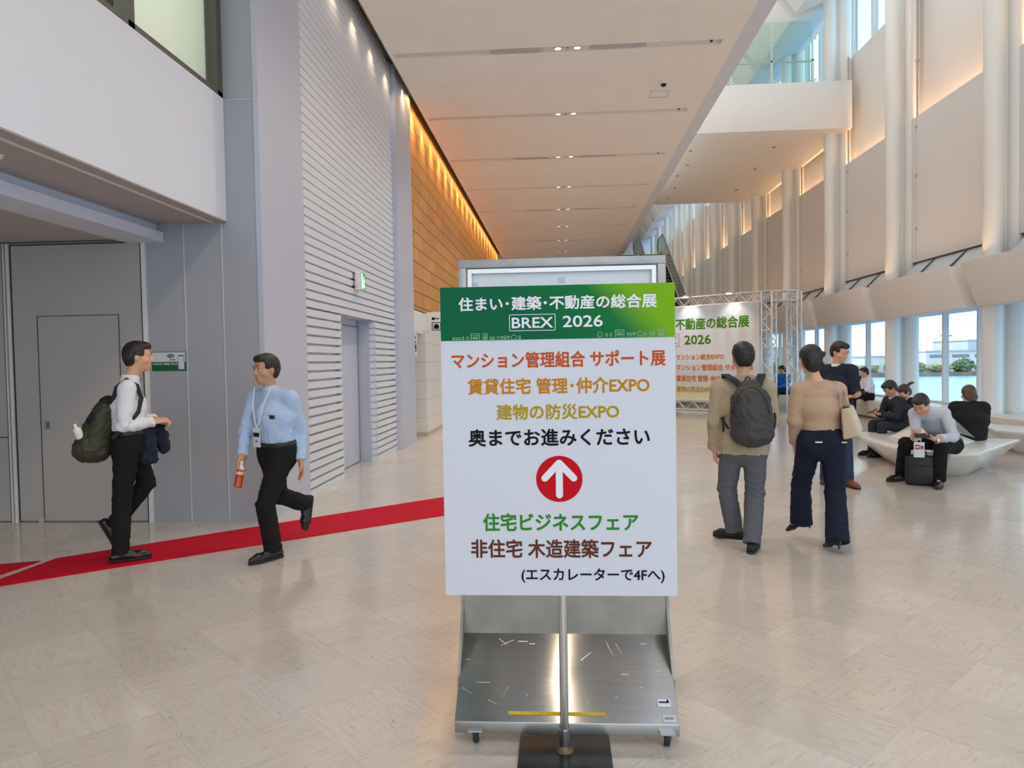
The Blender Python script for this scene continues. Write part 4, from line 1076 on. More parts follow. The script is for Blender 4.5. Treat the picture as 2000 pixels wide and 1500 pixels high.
def hand_prims(Wp, d, n_, s_, curl=.5, sz=1.0, spread=.0):
    """palm and five separate fingers; d finger direction, n_ palm normal, s_ thumb side"""
    Wp = np.asarray(Wp, np.float32); d = unit(d); n_ = unit(n_-d*(n_@d)); s_ = unit(s_-d*(s_@d)-n_*(s_@n_)); L = []
    P = lambda a, b, c: Wp+(d*a+s_*b+n_*c)*sz
    L.append(rc(P(-.01, 0, 0), P(.085, 0, .004), .019*sz, .015*sz, (s_, 1.95), .012)); L.append(rc(P(.02, .02, .006), P(.055, .028, .01), .015*sz, .014*sz, None, .012))
    for i, (off, ln_, rad) in enumerate(((.0295, .070, .0088), (.0105, .078, .009), (-.0095, .073, .0086), (-.0285, .058, .0078))):
        p = P(.086-.004*abs(i-1.3), off, .002); a = .12+curl*.55; dirn = unit(d+s_*spread*(1.5-i)*.5)
        for j, fr in enumerate((.44, .32, .24)):
            q = p+(dirn*math.cos(a)+n_*math.sin(a))*ln_*fr*sz; L.append(rc(p, q, rad*sz*(1-.08*j), rad*sz*(.92-.08*j), None, .004)); p = q; a += curl*(.75+.08*i)
    p = P(.028, .030, .008); q = P(.060, .050, .020+.012*curl); r_ = P(.088, .046+.006*(1-curl), .030+.022*curl)
    L += [rc(p, q, .0125*sz, .0105*sz, None, .008), rc(q, r_, .0102*sz, .0085*sz, None, .004)]
    return L


def person(name, label, J, top, bottom, shoes, hair, sk=None, h=.0065, hc=.008, seed=1, bulk=1.0, hands=None, cols=None, sleeve=1.0, fem=False, face=True, legw=1.0, hem=None, base_z=0.0):
    """J: joint positions in world metres. Everything is stored relative to the point on the ground below the pelvis"""
    J = {k: np.asarray(v, np.float32) for k, v in J.items()}
    hp = (J['hipL']+J['hipR'])/2; sh = (J['shL']+J['shR'])/2
    org = NPV(hp[0], hp[1], base_z)
    t = thing(name, label, 'person', org.tolist()); sk = sk or skin
    for k in J:
        if k not in ('face', 'up'): J[k] = J[k]-org
    hp = hp-org; sh = sh-org
    sdh = unit(J['hipR']-J['hipL']); sds = unit(J['shR']-J['shL']); sdm = unit(sdh+sds)
    nk = J.get('neck', sh+NPV(0, 0, .06)); ch = J.get('chest', hp*.42+sh*.58); upv = unit(ch-hp); up2 = unit(nk-ch)
    hf = unit(J['face']); hu = unit(J.get('up', NPV(0, 0, 1))); hu = unit(hu-hf*(hu@hf)); hr = np.cross(hf, hu); HR = np.stack([hr, hf, hu]); hd = J['head']
    b = bulk; ss = 1.36 if fem else 1.42

    def torso(i, lowk=.03):
        mid = hp*.55+ch*.45
        bl_ = (.088 if fem else .102)*b
        L = [rc(hp-upv*.02, mid, .103*b+i, bl_+i, (sdh, ss), lowk), rc(mid, ch, bl_+i, .106*b+i, (sdm, ss), lowk), rc(ch, sh-up2*.055, .106*b+i, .078+i, (sds, 1.5), .03),
             rc(J['shL']-up2*.012, J['shR']-up2*.012, .050+i*.8, .050+i*.8, None, .04)]
        for s_ in 'LR': L.append(rc(nk-up2*.03, nk*.25+J['sh'+s_]*.75, .052+i*.5, .046+i*.6, None, .03))
        fwd = unit(np.cross(upv, sdh)); 
        if fem and i >= 0:
            pass
        return L
    # ---- body
    P = torso(-.012)
    for s_ in 'LR':
        P += [rc(J['sh'+s_], J['el'+s_], .040, .031, None, .02), rc(J['el'+s_], J['wr'+s_], .032, .0240, None, .015)]
        P += [rc(J['hip'+s_], J['kn'+s_], .073*legw, .050, None, .02), rc(J['kn'+s_], J['an'+s_], .048, .034, None, .02), rc(J['kn'+s_]*.68+J['an'+s_]*.32, J['kn'+s_]*.5+J['an'+s_]*.5, .046, .042, None, .03)]
        P += [rc(J['an'+s_], J['an'+s_]*.4+J['toe'+s_]*.6, .032, .024, None, .02)]
    P += [rc(nk-up2*.03, hd-hu*.055-hf*.012, .054 if not fem else .046, .049 if not fem else .043, None, .03)]
    q = lambda r_, f_, u_: hd+hr*r_+hf*f_+hu*u_
    P += [el(q(0, -.010, .030), (.074, .093, .086), HR, .03), el(q(0, .022, -.040), (.057, .068, .072), HR, .03), el(q(0, .058, -.092), (.028, .026, .022), HR, .025)]
    P += [rc(q(-.038, .076, .024), q(.038, .076, .024), .013, .013, None, .015)]
    P += [rc(q(0, .088, .008), q(0, .104, -.026), .007, .0115, None, .010), el(q(0, .092, -.030), (.017, .012, .008), HR, .008)]
    P += [rc(q(-.017, .081, -.058), q(.017, .081, -.058), .0075, .0075, None, .008), rc(q(-.015, .081, -.068), q(.015, .081, -.068), .008, .008, None, .006), rc(q(-.02, .094, -.0630), q(.02, .094, -.0630), .0025, .0025, None, .004, 'c')]
    for s_ in (-1, 1):
        P += [el(q(.032*s_, .096, .004), (.016, .010, .009), HR, .008, 'c'), el(q(.074*s_, -.006, -.008), (.010, .018, .031), HR, .008), el(q(.050*s_, .050, -.030), (.020, .026, .022), HR, .02)]
    hands = hands or {}
    for s_ in 'LR':
        hh = hands.get(s_, {}); fd = unit(J['wr'+s_]-J['el'+s_]); d = hh.get('d', fd); sgn = 1 if s_ == 'L' else -1
        P += hand_prims(J['wr'+s_]+unit(d)*.008, np.asarray(d, np.float32), np.asarray(hh.get('n', sdm*sgn), np.float32), np.asarray(hh.get('s', np.cross(upv, sdm)*-1 if False else unit(np.cross(NPV(0, 0, 1), sdm))), np.float32), hh.get('curl', .5), .92 if fem else 1.0)
    solid('body', P, h, sk, t)
    # ---- eyes and brows
    if face:
        for s_ in (-1, 1):
            m_ = MB(); c = q(.032*s_, .0755, .003); m_.lathe(c.tolist(), [(.001, -.0095), (.006, -.007), (.0092, 0), (.0082, .0045), (.0066, .0065)], 12, 0, hf.tolist()); m_.lathe(c.tolist(), [(.0066, .0065), (.004, .0084), (.0005, .0090)], 10, 1, hf.tolist())
            m_.build('eye', [eye_w, eye_d], t, True)
            solid('eyebrow', [rc(q(.016*s_, .0905, .031), q(.045*s_, .079, .033), .0040, .0028, None, 0)], .003, hair_b, t)
    # ---- hair
    if hair:
        kind, hm = hair; H = []
        H.append(el(q(0, -.014, .034), (.086, .104, .093), HR, .02))
        if kind != 'short': H.append(el(q(0, -.05, -.02), (.075, .065, .085), HR, .03))
        else: H += [el(q(0, -.045, -.01), (.074, .066, .085), HR, .03), el(q(.0, .045, .088), (.06, .045, .03), HR, .02)]
        # clear the face, the ears and the nape
        ff = lambda P: np.maximum(.046-(P-hd)@hf, ((P-hd)@hu)-(.060 if kind == 'short' else .055)-.25*np.abs((P-hd)@hr)*0)
        H.append((ff, hd-.16, hd+.16, .012, 'c'))
        if kind == 'short':
            f2 = lambda P: np.maximum(-.020-(P-hd)@hf, ((P-hd)@hu)-.002); H.append((f2, hd-.16, hd+.16, .010, 'c'))
            f3 = lambda P: ((P-hd)@hu)+.082; H.append((f3, hd-.2, hd+.16, .006, 'c'))
        else:
            f2 = lambda P: np.maximum(.012-(P-hd)@hf, ((P-hd)@hu)+.02); H.append((f2, hd-.16, hd+.16, .010, 'c'))
            f3 = lambda P: ((P-hd)@hu)+(.115 if kind == 'bun' else .10); H.append((f3, hd-.2, hd+.16, .006, 'c'))
        ho = solid('hair', H, .005, hm, t, (.0020, .016, seed, (1, 1, .45)))
        if kind == 'bun':
            K = []
            for i in range(7):
                a = i*.8; K.append(el(q(.045+.018*math.cos(a), -.088-.006*(i % 2), -.005-.014*i+.05), (.024, .018, .018), HR, .008))
            solid('braid', K, .005, hm, ho, (.003, .012, seed+3))
            m_ = MB(); m_.tube(q(.055, -.108, .0).tolist(), q(.072, -.098, .02).tolist(), .006, n=8); m_.tube(q(.06, -.11, -.03).tolist(), q(.075, -.10, -.012).tolist(), .005, n=8); m_.build('hair_clip', chrome, ho, True)
        if kind == 'pony':
            pts = [q(.0, -.10, .03), q(.0, -.16, .035), q(0, -.21, .015), q(0, -.25, -.015)]
            solid('ponytail', [rc(pts[0], pts[1], .013, .024, None, .01), rc(pts[1], pts[2], .024, .020, None, .01), rc(pts[2], pts[3], .020, .005, None, .01)], .006, hm, ho, (.004, .02, seed))
        if kind == 'curl':
            K = [el(q(.05*math.cos(a), -.09+.01*math.sin(3*a), -.05+.045*math.sin(a)), (.03, .024, .03), HR, .015) for a in np.linspace(0, 6.28, 9)]
            solid('curls', K, .006, hm, ho, (.003, .02, seed))
    # ---- trousers
    bk, bm_, bo = bottom
    wz = hp+upv*.105
    T = [rc(hp-upv*.03, hp+upv*.115, .122*b, (.120 if not fem else .108)*b, (sdh, ss), .03, 'u', None, (wz, upv))]
    back = unit(np.cross(upv, sdh)); back = -back if back@hf > 0 and 'backfix' not in bo else back
    kr, ar = bo.get('knee', .071), bo.get('ankle', .063)
    for s_ in 'LR':
        H_, K_, A_ = J['hip'+s_], J['kn'+s_], J['an'+s_]; sd = unit(A_-K_)
        T += [rc(H_, K_, .094*legw*b**.5, kr, None, .035), rc(K_, A_+sd*.05, kr, ar, None, .012, 'u', None, (A_+sd*bo.get('len', .02), sd))]
        if fem: T.append(el(H_-NPV(0, 0, .0)+back*.045, (.085, .085, .085), None, .04))
    kz = lambda V: np.clip(.45+1.2*np.exp(-((V[:, 2]-J['knL'][2])/.12)**2)+.8*np.exp(-((V[:, 2]-.10)/.10)**2), 0, 1.5)
    tro = solid('trousers', T, hc, bm_, t, (bo.get('wr', .0034), .095, seed+1, (.7, .7, 1.5), kz))
    if bo.get('belt'):
        bt = [rc(wz-upv*.03, wz+upv*.02, .1245*b, .1235*b, (sdh, ss), 0)]
        bt.append((lambda P: -((P-wz)@upv), wz-.25, wz+.25, 0, 'c')); bt.append((lambda P: ((P-wz)@upv+.034), wz-.25, wz+.25, 0, 'c'))
        solid('belt', bt, .007, black_pl, t)
        fwd_ = -back; c = wz-upv*.017+fwd_*.127*b; m_ = MB(); m_.obox(c.tolist(), (sdh*.02).tolist(), (upv*.014).tolist(), (fwd_*.004).tolist()); m_.build('buckle', chrome, t)
    # ---- upper clothes
    tk, tm, to = top
    i = to.get('i', .012); U = torso(i)
    hz = hp+upv*to.get('hem', .085)
    if to.get('long'): U.append(rc(hp-upv*.12, hp+upv*.05, .118*b+i*.6, .112*b+i, (sdh, ss), .03))
    U.append((lambda P: (P-hz)@upv, hz-.3, hz+.3, .0, 'c'))
    for s_ in 'LR':
        S_, E_, W_ = J['sh'+s_], J['el'+s_], J['wr'+s_]; d = unit(W_-E_)
        U += [rc(S_, E_, .056+i*.7, .050+i*.5, None, .022)]
        if sleeve >= 1: U += [rc(E_, W_+d*.03, .048+i*.5, .036+i*.5, None, .014, 'u', None, (W_+d*.004, d))]
        elif sleeve > 0: U += [rc(E_, E_*(1-sleeve)+W_*sleeve+d*.03, .048+i*.5, .044+i*.5, None, .014, 'u', None, (E_*(1-sleeve)+W_*sleeve, d))]
    U.append(rc(nk+up2*.022, nk+up2*.2, .056, .075, None, .010, 'c'))
    ez = lambda V: np.clip(.35+.9*np.exp(-(np.linalg.norm(V-J['elL'], axis=1)/.10)**2)+.9*np.exp(-(np.linalg.norm(V-J['elR'], axis=1)/.10)**2)+1.0*np.exp(-(((V-hz)@upv)/.10)**2), 0, 1.5)
    uo = solid(tk, U, hc, tm, t, (to.get('wr', .005), .085, seed+2, (1, 1, .8), ez))
    if to.get('collar'):
        cm = to['collar']; c0 = nk-up2*.018
        C = [rc(c0, c0+up2*.052, .070, .062, None, 0), rc(c0-up2*.05, c0+up2*.14, .056, .054, None, 0, 'c'), (lambda P: (P-c0)@up2, c0-.12, c0+.12, 0, 'c'), (lambda P: -((P-c0-up2*.044-hf*0)@up2), c0-.14, c0+.14, 0, 'c')]
        solid('collar', C, .005, cm, t)
    if to.get('placket'):
        from mathutils.bvhtree import BVHTree
        bv = BVHTree.FromPolygons([v.co[:] for v in uo.data.vertices], [tuple(f.vertices) for f in uo.data.polygons])
        fr_ = unit(np.cross(upv, sds)); fr_ = fr_ if fr_@hf > -.2 else -fr_
        ft = lambda o_: (lambda q_: None if q_[0] is None else np.array(q_[0], np.float32))(bv.ray_cast(Vector((o_+fr_*.7).tolist()), Vector((-fr_).tolist())))
        L_ = []
        for tt in np.linspace(.02, .93, 16):
            q_ = ft(hz*(1-tt)+(nk-up2*.0)*tt)
            if q_ is not None: L_.append((q_+fr_*.0012).tolist())
        m_ = MB(); m_.strip(L_, (sds*.013).tolist(), (fr_*.0022).tolist()); pk = m_.build('placket', to.get('pm', tm), uo, True)
        for c_ in L_[2::3]: MB().lathe((np.array(c_)+fr_*.0022).tolist(), [(.0055, 0), (.0055, .002), (.003, .0026)], 10, axis=fr_.tolist()).build('button', vinyl, pk, True)
        pc = sh*.62+hp*.38-sds*.085; rows = []
        for v_ in np.linspace(-.055, .055, 6):
            row = [ft(pc+sds*u2+up2*v_) for u2 in np.linspace(-.05, .05, 6)]; rows.append(row)
        if all(x is not None for r_ in rows for x in r_):
            vs = [(x+fr_*k_).tolist() for k_ in (.0005, .0035) for r_ in rows for x in r_]; n6 = 36
            fs = [(i*6+j+n6, i*6+j+1+n6, i*6+j+7+n6, i*6+j+6+n6) for i in range(5) for j in range(5)]
            ring = [i for i in range(6)]+[i*6+5 for i in range(1, 6)]+[30+i for i in range(4, -1, -1)]+[i*6 for i in range(4, 0, -1)]
            fs += [(ring[i], ring[(i+1) % len(ring)], ring[(i+1) % len(ring)]+n6, ring[i]+n6) for i in range(len(ring))]
            MB().add(vs, fs).build('pocket', to.get('pm', tm), uo, True)
    # ---- shoes
    sk_, sm = shoes[0], shoes[1]; so_ = shoes[2] if len(shoes) > 2 else None
    for s_ in 'LR':
        A_, K_, T_ = J['an'+s_], J['kn'+s_], J['toe'+s_]; dn0 = unit(A_-K_); flat = abs(T_[2]-.022+base_z) < .012 and A_[2] < .105-base_z
        if flat: dn = NPV(0, 0, -1); fd = T_-A_; fd[2] = 0; fd = unit(fd)
        else: fd = unit(T_-(A_+dn0*.055)); dn = unit(dn0-fd*(dn0@fd))
        if sk_ == 'heel':
            hl = .075; fl = 1.0
            hh = A_+dn*.012-fd*.028; ball = T_-fd*.055 if False else T_-unit(T_-hh)*.06
            X = [rc(hh+dn*.0, ball, .027, .030, None, .01), rc(ball, T_, .030, .015, None, .01), rc(hh+unit(T_-hh)*.10-dn*.028, hh+unit(T_-hh)*.03-dn*.05, .034, .036, None, .01, 'c')]
            so = solid('shoe', X, .0055, sm, t)
            g = unit(hh-ball); bot = hh+NPV(0, 0, -1)*max(.05, hh[2]-.003) if flat or hh[2] < .11 else hh+dn*.085
            MB().tube((hh+dn*.005-fd*.004).tolist(), bot.tolist(), .017, .0065, n=10).build('heel', sm, so, True)
        else:
            sole = .076
            hc_ = A_-fd*.052+dn*.042; ball = A_+fd*.135+dn*.046; tip = A_+fd*.190+dn*.052
            sd_ = unit(np.cross(fd, dn)); cut = (A_+dn*sole, dn)
            X = [rc(hc_, ball, .034, .040, None, .01, 'u', None, cut), rc(ball, tip, .040, .026, None, .012, 'u', None, cut), rc(A_-dn*.0, A_+fd*.06+dn*.03, .040, .034, None, .02, 'u', None, cut)]
            so = solid('shoe', X, .0055, sm, t)
            if so_:
                cut2 = (A_+dn*(sole+.004), dn); cut3 = (A_+dn*(sole-.014), -dn)
                solid('sole', [rc(hc_+dn*.02, ball+dn*.015, .037, .043, None, .01, 'u', cut3, cut2), rc(ball+dn*.015, tip+dn*.01, .043, .030, None, .01, 'u', cut3, cut2)], .005, so_, so)
    return t, org, dict(nk=nk, ch=ch, hp=hp, sh=sh, upv=upv, up2=up2, sds=sds, sdh=sdh, hd=hd, hf=hf, hu=hu, hr=hr)


class Fr:
    """local frame: a = to the right in the photo, b = away from the photographer, z up"""
    def __init__(s, x, y, da=0, db=0, dz=0):
        s.off = (da, db, dz); s.o = np.array([x, y, 0.]); d = np.array([x, y])/math.hypot(x, y); s.d = np.array([d[0], d[1], 0]); s.r = np.array([d[1], -d[0], 0])

    def __call__(s, a, b, z): return s.o+s.r*(a+s.off[0])+s.d*(b+s.off[1])+np.array([0, 0, z+s.off[2]])

    def v(s, a, b, z=0): return unit(s.r*a+s.d*b+np.array([0, 0, z]))


shirt_w = cloth('white_shirt_cloth', S(226, 230, 240), .03); shirt_b = cloth('pale_blue_shirt_cloth', S(176, 198, 232), .04)
shirt_g = cloth('light_grey_shirt_cloth', S(200, 204, 216), .04); blk = cloth('black_trouser_cloth', (.012, .012, .014), .15); navy = cloth('navy_trouser_cloth', (.014, .017, .035), .12)
suit = cloth('dark_suit_cloth', (.028, .032, .042), .15); suit_n = cloth('navy_suit_cloth', (.020, .025, .045), .15); jean = cloth('jeans_cloth', (.035, .05, .10), .2, 90)
grey_tw = cloth('grey_tweed_cloth', (.115, .125, .145), .28, 160); beige = cloth('beige_jacket_cloth', S(174, 160, 138), .06); knit = cloth('beige_knit', S(188, 162, 140), .06, 260)
blk_top = cloth('black_top_cloth', (.018, .018, .019), .15); blue_top = cloth('bright_blue_cloth', S(40, 110, 214), .08)
shoe_b = mat('black_leather', (.012, .011, .011), .25); shoe_br = mat('brown_leather', S(128, 74, 40), .4); sneaker = mat('black_sneaker', (.014, .014, .015), .7, noise=(80, .2)); sole_d = mat('dark_sole', (.02, .02, .02), .7)
olive = mat('olive_nylon', (.035, .036, .020), .6, noise=(30, .12), bump=(120, .2, .004)); char = mat('charcoal_nylon', (.042, .040, .042), .55, noise=(30, .12), bump=(160, .2, .004)); strap_m = mat('black_webbing', (.014, .014, .015), .7)
bag_l = mat('cream_leather', S(196, 180, 156), .4, noise=(20, .04)); bag_b = mat('black_bag_nylon', (.016, .017, .018), .5, bump=(120, .3, .004))

# --- man walking right, white shirt, backpack
f = Fr(-3.432, 5.44, 0, 0, .008)
J = dict(hipL=f(.005, .085, .915), hipR=f(-.005, -.085, .915), knR=f(-.03, -.085, .475), anR=f(-.05, -.085, .082), toeR=f(.125, -.09, .022),
         knL=f(.150, .085, .575), anL=f(-.095, .10, .255), toeL=f(-.075, .105, .10), shR=f(-.015, -.165, 1.345), shL=f(.02, .165, 1.365), neck=f(.01, 0, 1.425), chest=f(-.012, 0, 1.20),
         elR=f(-.045, -.20, 1.06), wrR=f(.155, -.10, 1.075), elL=f(.01, .21, 1.07), wrL=f(.17, .05, 1.09), head=f(.062, 0, 1.595), face=f.v(1, -.10, -.06))
for k_ in J:
    if k_[:2] in ('sh', 'ne', 'ch', 'el', 'wr', 'he'): J[k_] = J[k_]+f.v(1, 0)*.045
    if k_[:3] == 'hip': J[k_] = J[k_]+f.v(1, 0)*.025
J['head'] = J['head']+f.v(1, 0)*.012
t1, o1, q1 = person('person', 'person in white shirt walking right with dark backpack, jacket over the forearm', J, ('shirt', shirt_w, dict(i=.012, collar=shirt_w, placket=True, wr=.006)), ('trousers', blk, dict(belt=True)), ('flat', shoe_b, sole_d), ('short', hair_b), seed=11, bulk=1.12, h=.0055, hc=.0065,
            hands=dict(R=dict(d=f.v(.9, .35, .1), n=f.v(0, .3, -1), s=f.v(0, .9, .5), curl=.75), L=dict(d=f.v(.9, -.4, 0), n=f.v(0, -.2, -1), s=f.v(0, -.9, .5), curl=.75)))
# jacket over the forearm
f = Fr(-3.432, 5.44, .045)
t = thing('folded_jacket', 'dark jacket draped over the forearms of the walking person in white shirt', 'jacket', f(.19, 0, .75).tolist())
G = []; g0 = np.array(f(.19, 0, .75), np.float32)
gp = lambda a, b, z: np.array(f(a, b, z), np.float32)-g0
G += [rc(gp(.10, -.07, 1.025), gp(.20, .06, 1.035), .040, .042, None, .03), rc(gp(.12, -.07, 1.01), gp(.13, -.07, .78), .036, .040, (f.v(1, 0).astype(np.float32), 1.7), .03), rc(gp(.20, .03, 1.02), gp(.235, .03, .84), .040, .030, (f.v(1, 0).astype(np.float32), 1.3), .03), rc(gp(.24, .02, .98), gp(.265, .03, .86), .03, .02, None, .03), rc(gp(.11, .05, 1.0), gp(.15, .05, .80), .04, .035, None, .03)]
solid('cloth', G, .008, suit_n, t, (.008, .06, 5))
# his backpack
t = thing('backpack', 'olive and black backpack on the person in white shirt', 'backpack', f(-.27, -.02, .80).tolist()); g0 = np.array(f(-.27, -.02, .80), np.float32)
sv = f.v(0, 1).astype(np.float32)
solid('bag', [rc(gp(-.30, -.02, .895), gp(-.17, -.02, 1.18), .105, .085, (sv, 1.35), .03), rc(gp(-.23, -.02, .88), gp(-.19, -.02, 1.05), .095, .095, (sv, 1.35), .03)], .008, olive, t, (.006, .07, 3))
solid('flap', [rc(gp(-.20, -.02, 1.11), gp(-.15, -.02, 1.25), .080, .055, (sv, 1.45), .02), rc(gp(-.27, -.02, 1.10), gp(-.24, -.02, 1.16), .035, .03, (sv, 3), .02)], .008, blk_top, t, (.006, .06, 4))
m = MB()
for b_ in (-.155, .13):
    pts = [f(-.12, b_*.6, 1.24), f(-.085, b_*.75, 1.36), f(-.015, b_*.85, 1.425), f(.055, b_*.85, 1.375), f(.082, b_*.9, 1.28), f(.055, b_*1.12, 1.17), f(-.03, b_*1.36, 1.07), f(-.12, b_*1.2, .98)]
    m = MB(); m.path([(np.array(p)-g0).tolist() for p in pts], .017, 6); m.build('strap', strap_m, t, True)
m = MB(); p = (gp(-.335, -.10, .985)).tolist(); m.lathe(p, [(.026, 0), (.030, .01), (.030, .075), (.02, .09)], 12, axis=f.v(-.3, 0, 1).tolist()); o = m.build('side_bottle', mat('bottle_white', (.78, .80, .80), .3), t, True)
MB().lathe((gp(-.362, -.10, 1.07)).tolist(), [(.02, 0), (.02, .03)], 12, axis=f.v(-.3, 0, 1).tolist()).build('bottle_cap', alu, o, True)

# --- man walking left, pale blue shirt, badge and bottle
f = Fr(-2.262, 5.588)
J = dict(hipL=f(.05, -.08, .825), hipR=f(-.045, .08, .825), knL=f(-.095, -.16, .435), anL=f(-.045, -.14, .082), toeL=f(-.185, -.235, .022),
         knR=f(.0, .06, .47), anR=f(.205, .26, .345), toeR=f(.212, .24, .175), shL=f(.115, -.12, 1.255), shR=f(-.155, .12, 1.255), neck=f(-.035, -.01, 1.325), chest=f(-.02, -.035, 1.11),
         elL=f(.185, -.03, .985), wrL=f(.175, -.11, .765), elR=f(-.235, .06, .985), wrR=f(-.252, -.06, .815), head=f(-.065, -.035, 1.487), face=f.v(-.80, -.55, -.08))
t2, o2, q2 = person('person', 'person in pale blue shirt walking left with a white badge on a lanyard', J, ('shirt', shirt_b, dict(i=.012, collar=shirt_b, placket=True, pm=cloth('pale_blue_shirt_trim', S(188, 208, 238), .03))), ('trousers', blk, dict(belt=True, knee=.076, ankle=.068)), ('flat', shoe_b, sole_d), ('short', hair_b), sk=skin_d, seed=23, bulk=1.12, h=.0055, hc=.0065,
            hands=dict(R=dict(d=f.v(-.25, -.1, -1), n=f.v(.6, -.8, 0), s=f.v(-.7, -.7, 0), curl=1.0), L=dict(d=f.v(.15, -.1, -1), n=f.v(-.9, -.2, .3), s=f.v(-.5, -.9, 0), curl=.35)))
t = thing('drink_bottle', 'clear bottle of red-orange drink in the hand of the walking person in blue', 'bottle', f(-.295, -.10, .575).tolist()); ax = f.v(.18, .02, 1).tolist()
MB().lathe((0, 0, 0), [(.022, 0), (.031, .006), (.031, .085), (.029, .09)], 18, axis=ax).build('drink', mat('orange_tea', S(196, 66, 24), .15, spec=.6), t, True)
c = Vector(ax).normalized()
MB().lathe((c*.09), [(.0315, 0), (.0315, .05)], 18, axis=ax).build('label_band', mat('label_red', S(200, 44, 34), .4), t, True)
MB().lathe((c*.102), [(.0322, 0), (.0322, .024)], 18, axis=ax).build('label_patch', mat('label_cream', S(226, 190, 150), .4), t, True)
MB().lathe((c*.14), [(.030, 0), (.026, .02), (.014, .035), (.013, .05)], 18, axis=ax).build('neck', mat('clear_plastic', (.75, .72, .70), .15), t, True)
MB().lathe((c*.19), [(.0155, 0), (.0155, .016)], 14, axis=ax).build('cap', mat('cap_white', (.8, .8, .8), .4), t, True)
fwd2 = f.v(-.78, -.60); sd2 = f.v(-.6, .78)
t = thing('name_badge', 'white name badge hanging on the lanyard of the walking person in blue', 'badge', f(-.16, -.165, .915).tolist()); g0 = np.array(f(-.16, -.165, .915), np.float32)
cb_ = gp(-.145, -.185, .965)
m = MB(); m.obox(cb_.tolist(), (sd2*.043).tolist(), (0, 0, .075), (fwd2*.0015).tolist()); m.build('card', vinyl, t)
m = MB(); m.obox((cb_+fwd2*.002+NPV(0, 0, .02)).tolist(), (sd2*.036).tolist(), (0, 0, .016), (fwd2*.0006).tolist()); m.obox((cb_+fwd2*.002+NPV(0, 0, -.03)).tolist(), (sd2*.014).tolist(), (0, 0, .004), (fwd2*.0006).tolist()); m.build('print', ink['navy'], t)
m = MB()
for a_, b_ in ((.02, -.085), (-.115, .03)):
    m = MB(); m.path([(cb_+NPV(0, 0, .075)).tolist(), gp(-.125+a_*.25, -.18+b_*.2, 1.09).tolist(), gp(-.10+a_*.6, -.16+b_*.5, 1.21).tolist(), gp(-.05+a_*.9, -.06+b_*.75, 1.345).tolist()], .0038, 6); m.build('lanyard', mat('lanyard_white', (.8, .8, .84), .6), t, True)
t = thing('phone', 'dark phone tucked in the chest pocket of the person in blue shirt', 'phone', f(-.035, -.195, 1.105).tolist())
m = MB(); m.obox((0, 0, .012), (sd2*.034).tolist(), (0, 0, .014), (fwd2*.006).tolist()); m.build('phone_body', black_pl, t)

# --- man seen from behind, beige jacket and charcoal backpack
f = Fr(1.455, 5.82)
J = dict(hipL=f(-.088, 0, .80), hipR=f(.088, 0, .80), knL=f(-.130, .10, .445), anL=f(-.075, .12, .112), toeL=f(-.180, .20, .045), knR=f(.085, .03, .43), anR=f(.060, -.14, .082), toeR=f(.085, .03, .022),
         shL=f(-.178, -.01, 1.255), shR=f(.178, .0, 1.255), neck=f(.005, .005, 1.335), chest=f(0, .0, 1.10), elL=f(-.215, -.04, .985), wrL=f(-.224, .03, .765), elR=f(.215, .02, 1.0), wrR=f(.19, .18, .93), head=f(.0, .03, 1.502), face=f.v(-.28, .95, -.08))
for k_ in J:
    if k_[:2] in ('sh', 'ne', 'ch', 'el', 'wr', 'he'): J[k_] = J[k_]+NPV(0, 0, .018)
    if k_[:3] == 'hip': J[k_] = J[k_]+NPV(0, 0, .01)
t3, o3, q3 = person('person', 'person in beige jacket and grey trousers walking away with charcoal backpack', J, ('jacket', beige, dict(i=.026, hem=-.06, long=True, collar=beige, wr=.006)), ('trousers', grey_tw, dict(knee=.078, ankle=.070, wr=.004)), ('flat', sneaker, sole_d), ('short', hair_b), sk=skin, seed=35, h=.0055, hc=.0065,
            hands=dict(L=dict(d=f.v(.05, .12, -1), n=f.v(1, .2, 0), s=f.v(-.1, 1, 0), curl=.55), R=dict(d=f.v(-.3, .9, .2), n=f.v(-1, 0, 0), s=f.v(0, .2, 1), curl=.8)))
f = Fr(1.455, 5.82, -.01, 0, .035)
t = thing('backpack', 'charcoal zip backpack on the person in the beige jacket', 'backpack', f(.055, -.22, .78).tolist()); g0 = np.array(f(.055, -.22, .78), np.float32)
sv = f.v(1, 0).astype(np.float32)
solid('bag', [rc(gp(.075, -.205, .905), gp(.065, -.195, 1.16), .098, .090, (sv, 1.62), .03), rc(gp(.075, -.225, .88), gp(.07, -.215, 1.06), .09, .088, (sv, 1.6), .03), rc(gp(.065, -.18, 1.16), gp(.06, -.165, 1.255), .085, .06, (sv, 1.45), .03)], .008, char, t, (.004, .07, 8))
m = MB(); pts = [gp(.065+.135*math.cos(a), -.235-.065*math.sin(a)**.5 if a < 3 else -.24, 1.03+.225*math.sin(a)).tolist() for a in np.linspace(.05, 3.1, 16)]
m = MB(); m.path(pts, .0045, 6); m.build('zip', black_pl, t, True)
m = MB(); m.path([gp(.045+.02*math.cos(a), -.14, 1.295+.035*math.sin(a)).tolist() for a in np.linspace(0, PI, 9)], .006, 6); m.build('grab_loop', strap_m, t, True)
for a0, a1 in ((-.005, -.125), (.12, .150)):
    m = MB(); m.strip([gp(a0, -.135, 1.255).tolist(), gp((a0+a1)/2, -.115, 1.31).tolist(), gp(a1, -.055, 1.345).tolist(), gp(a1, .03, 1.335).tolist(), gp(a1, .10, 1.25).tolist()], (f.v(1, 0)*.03).tolist(), f.v(0, -.7, .7)*.012); m.build('shoulder_strap', strap_m, t)
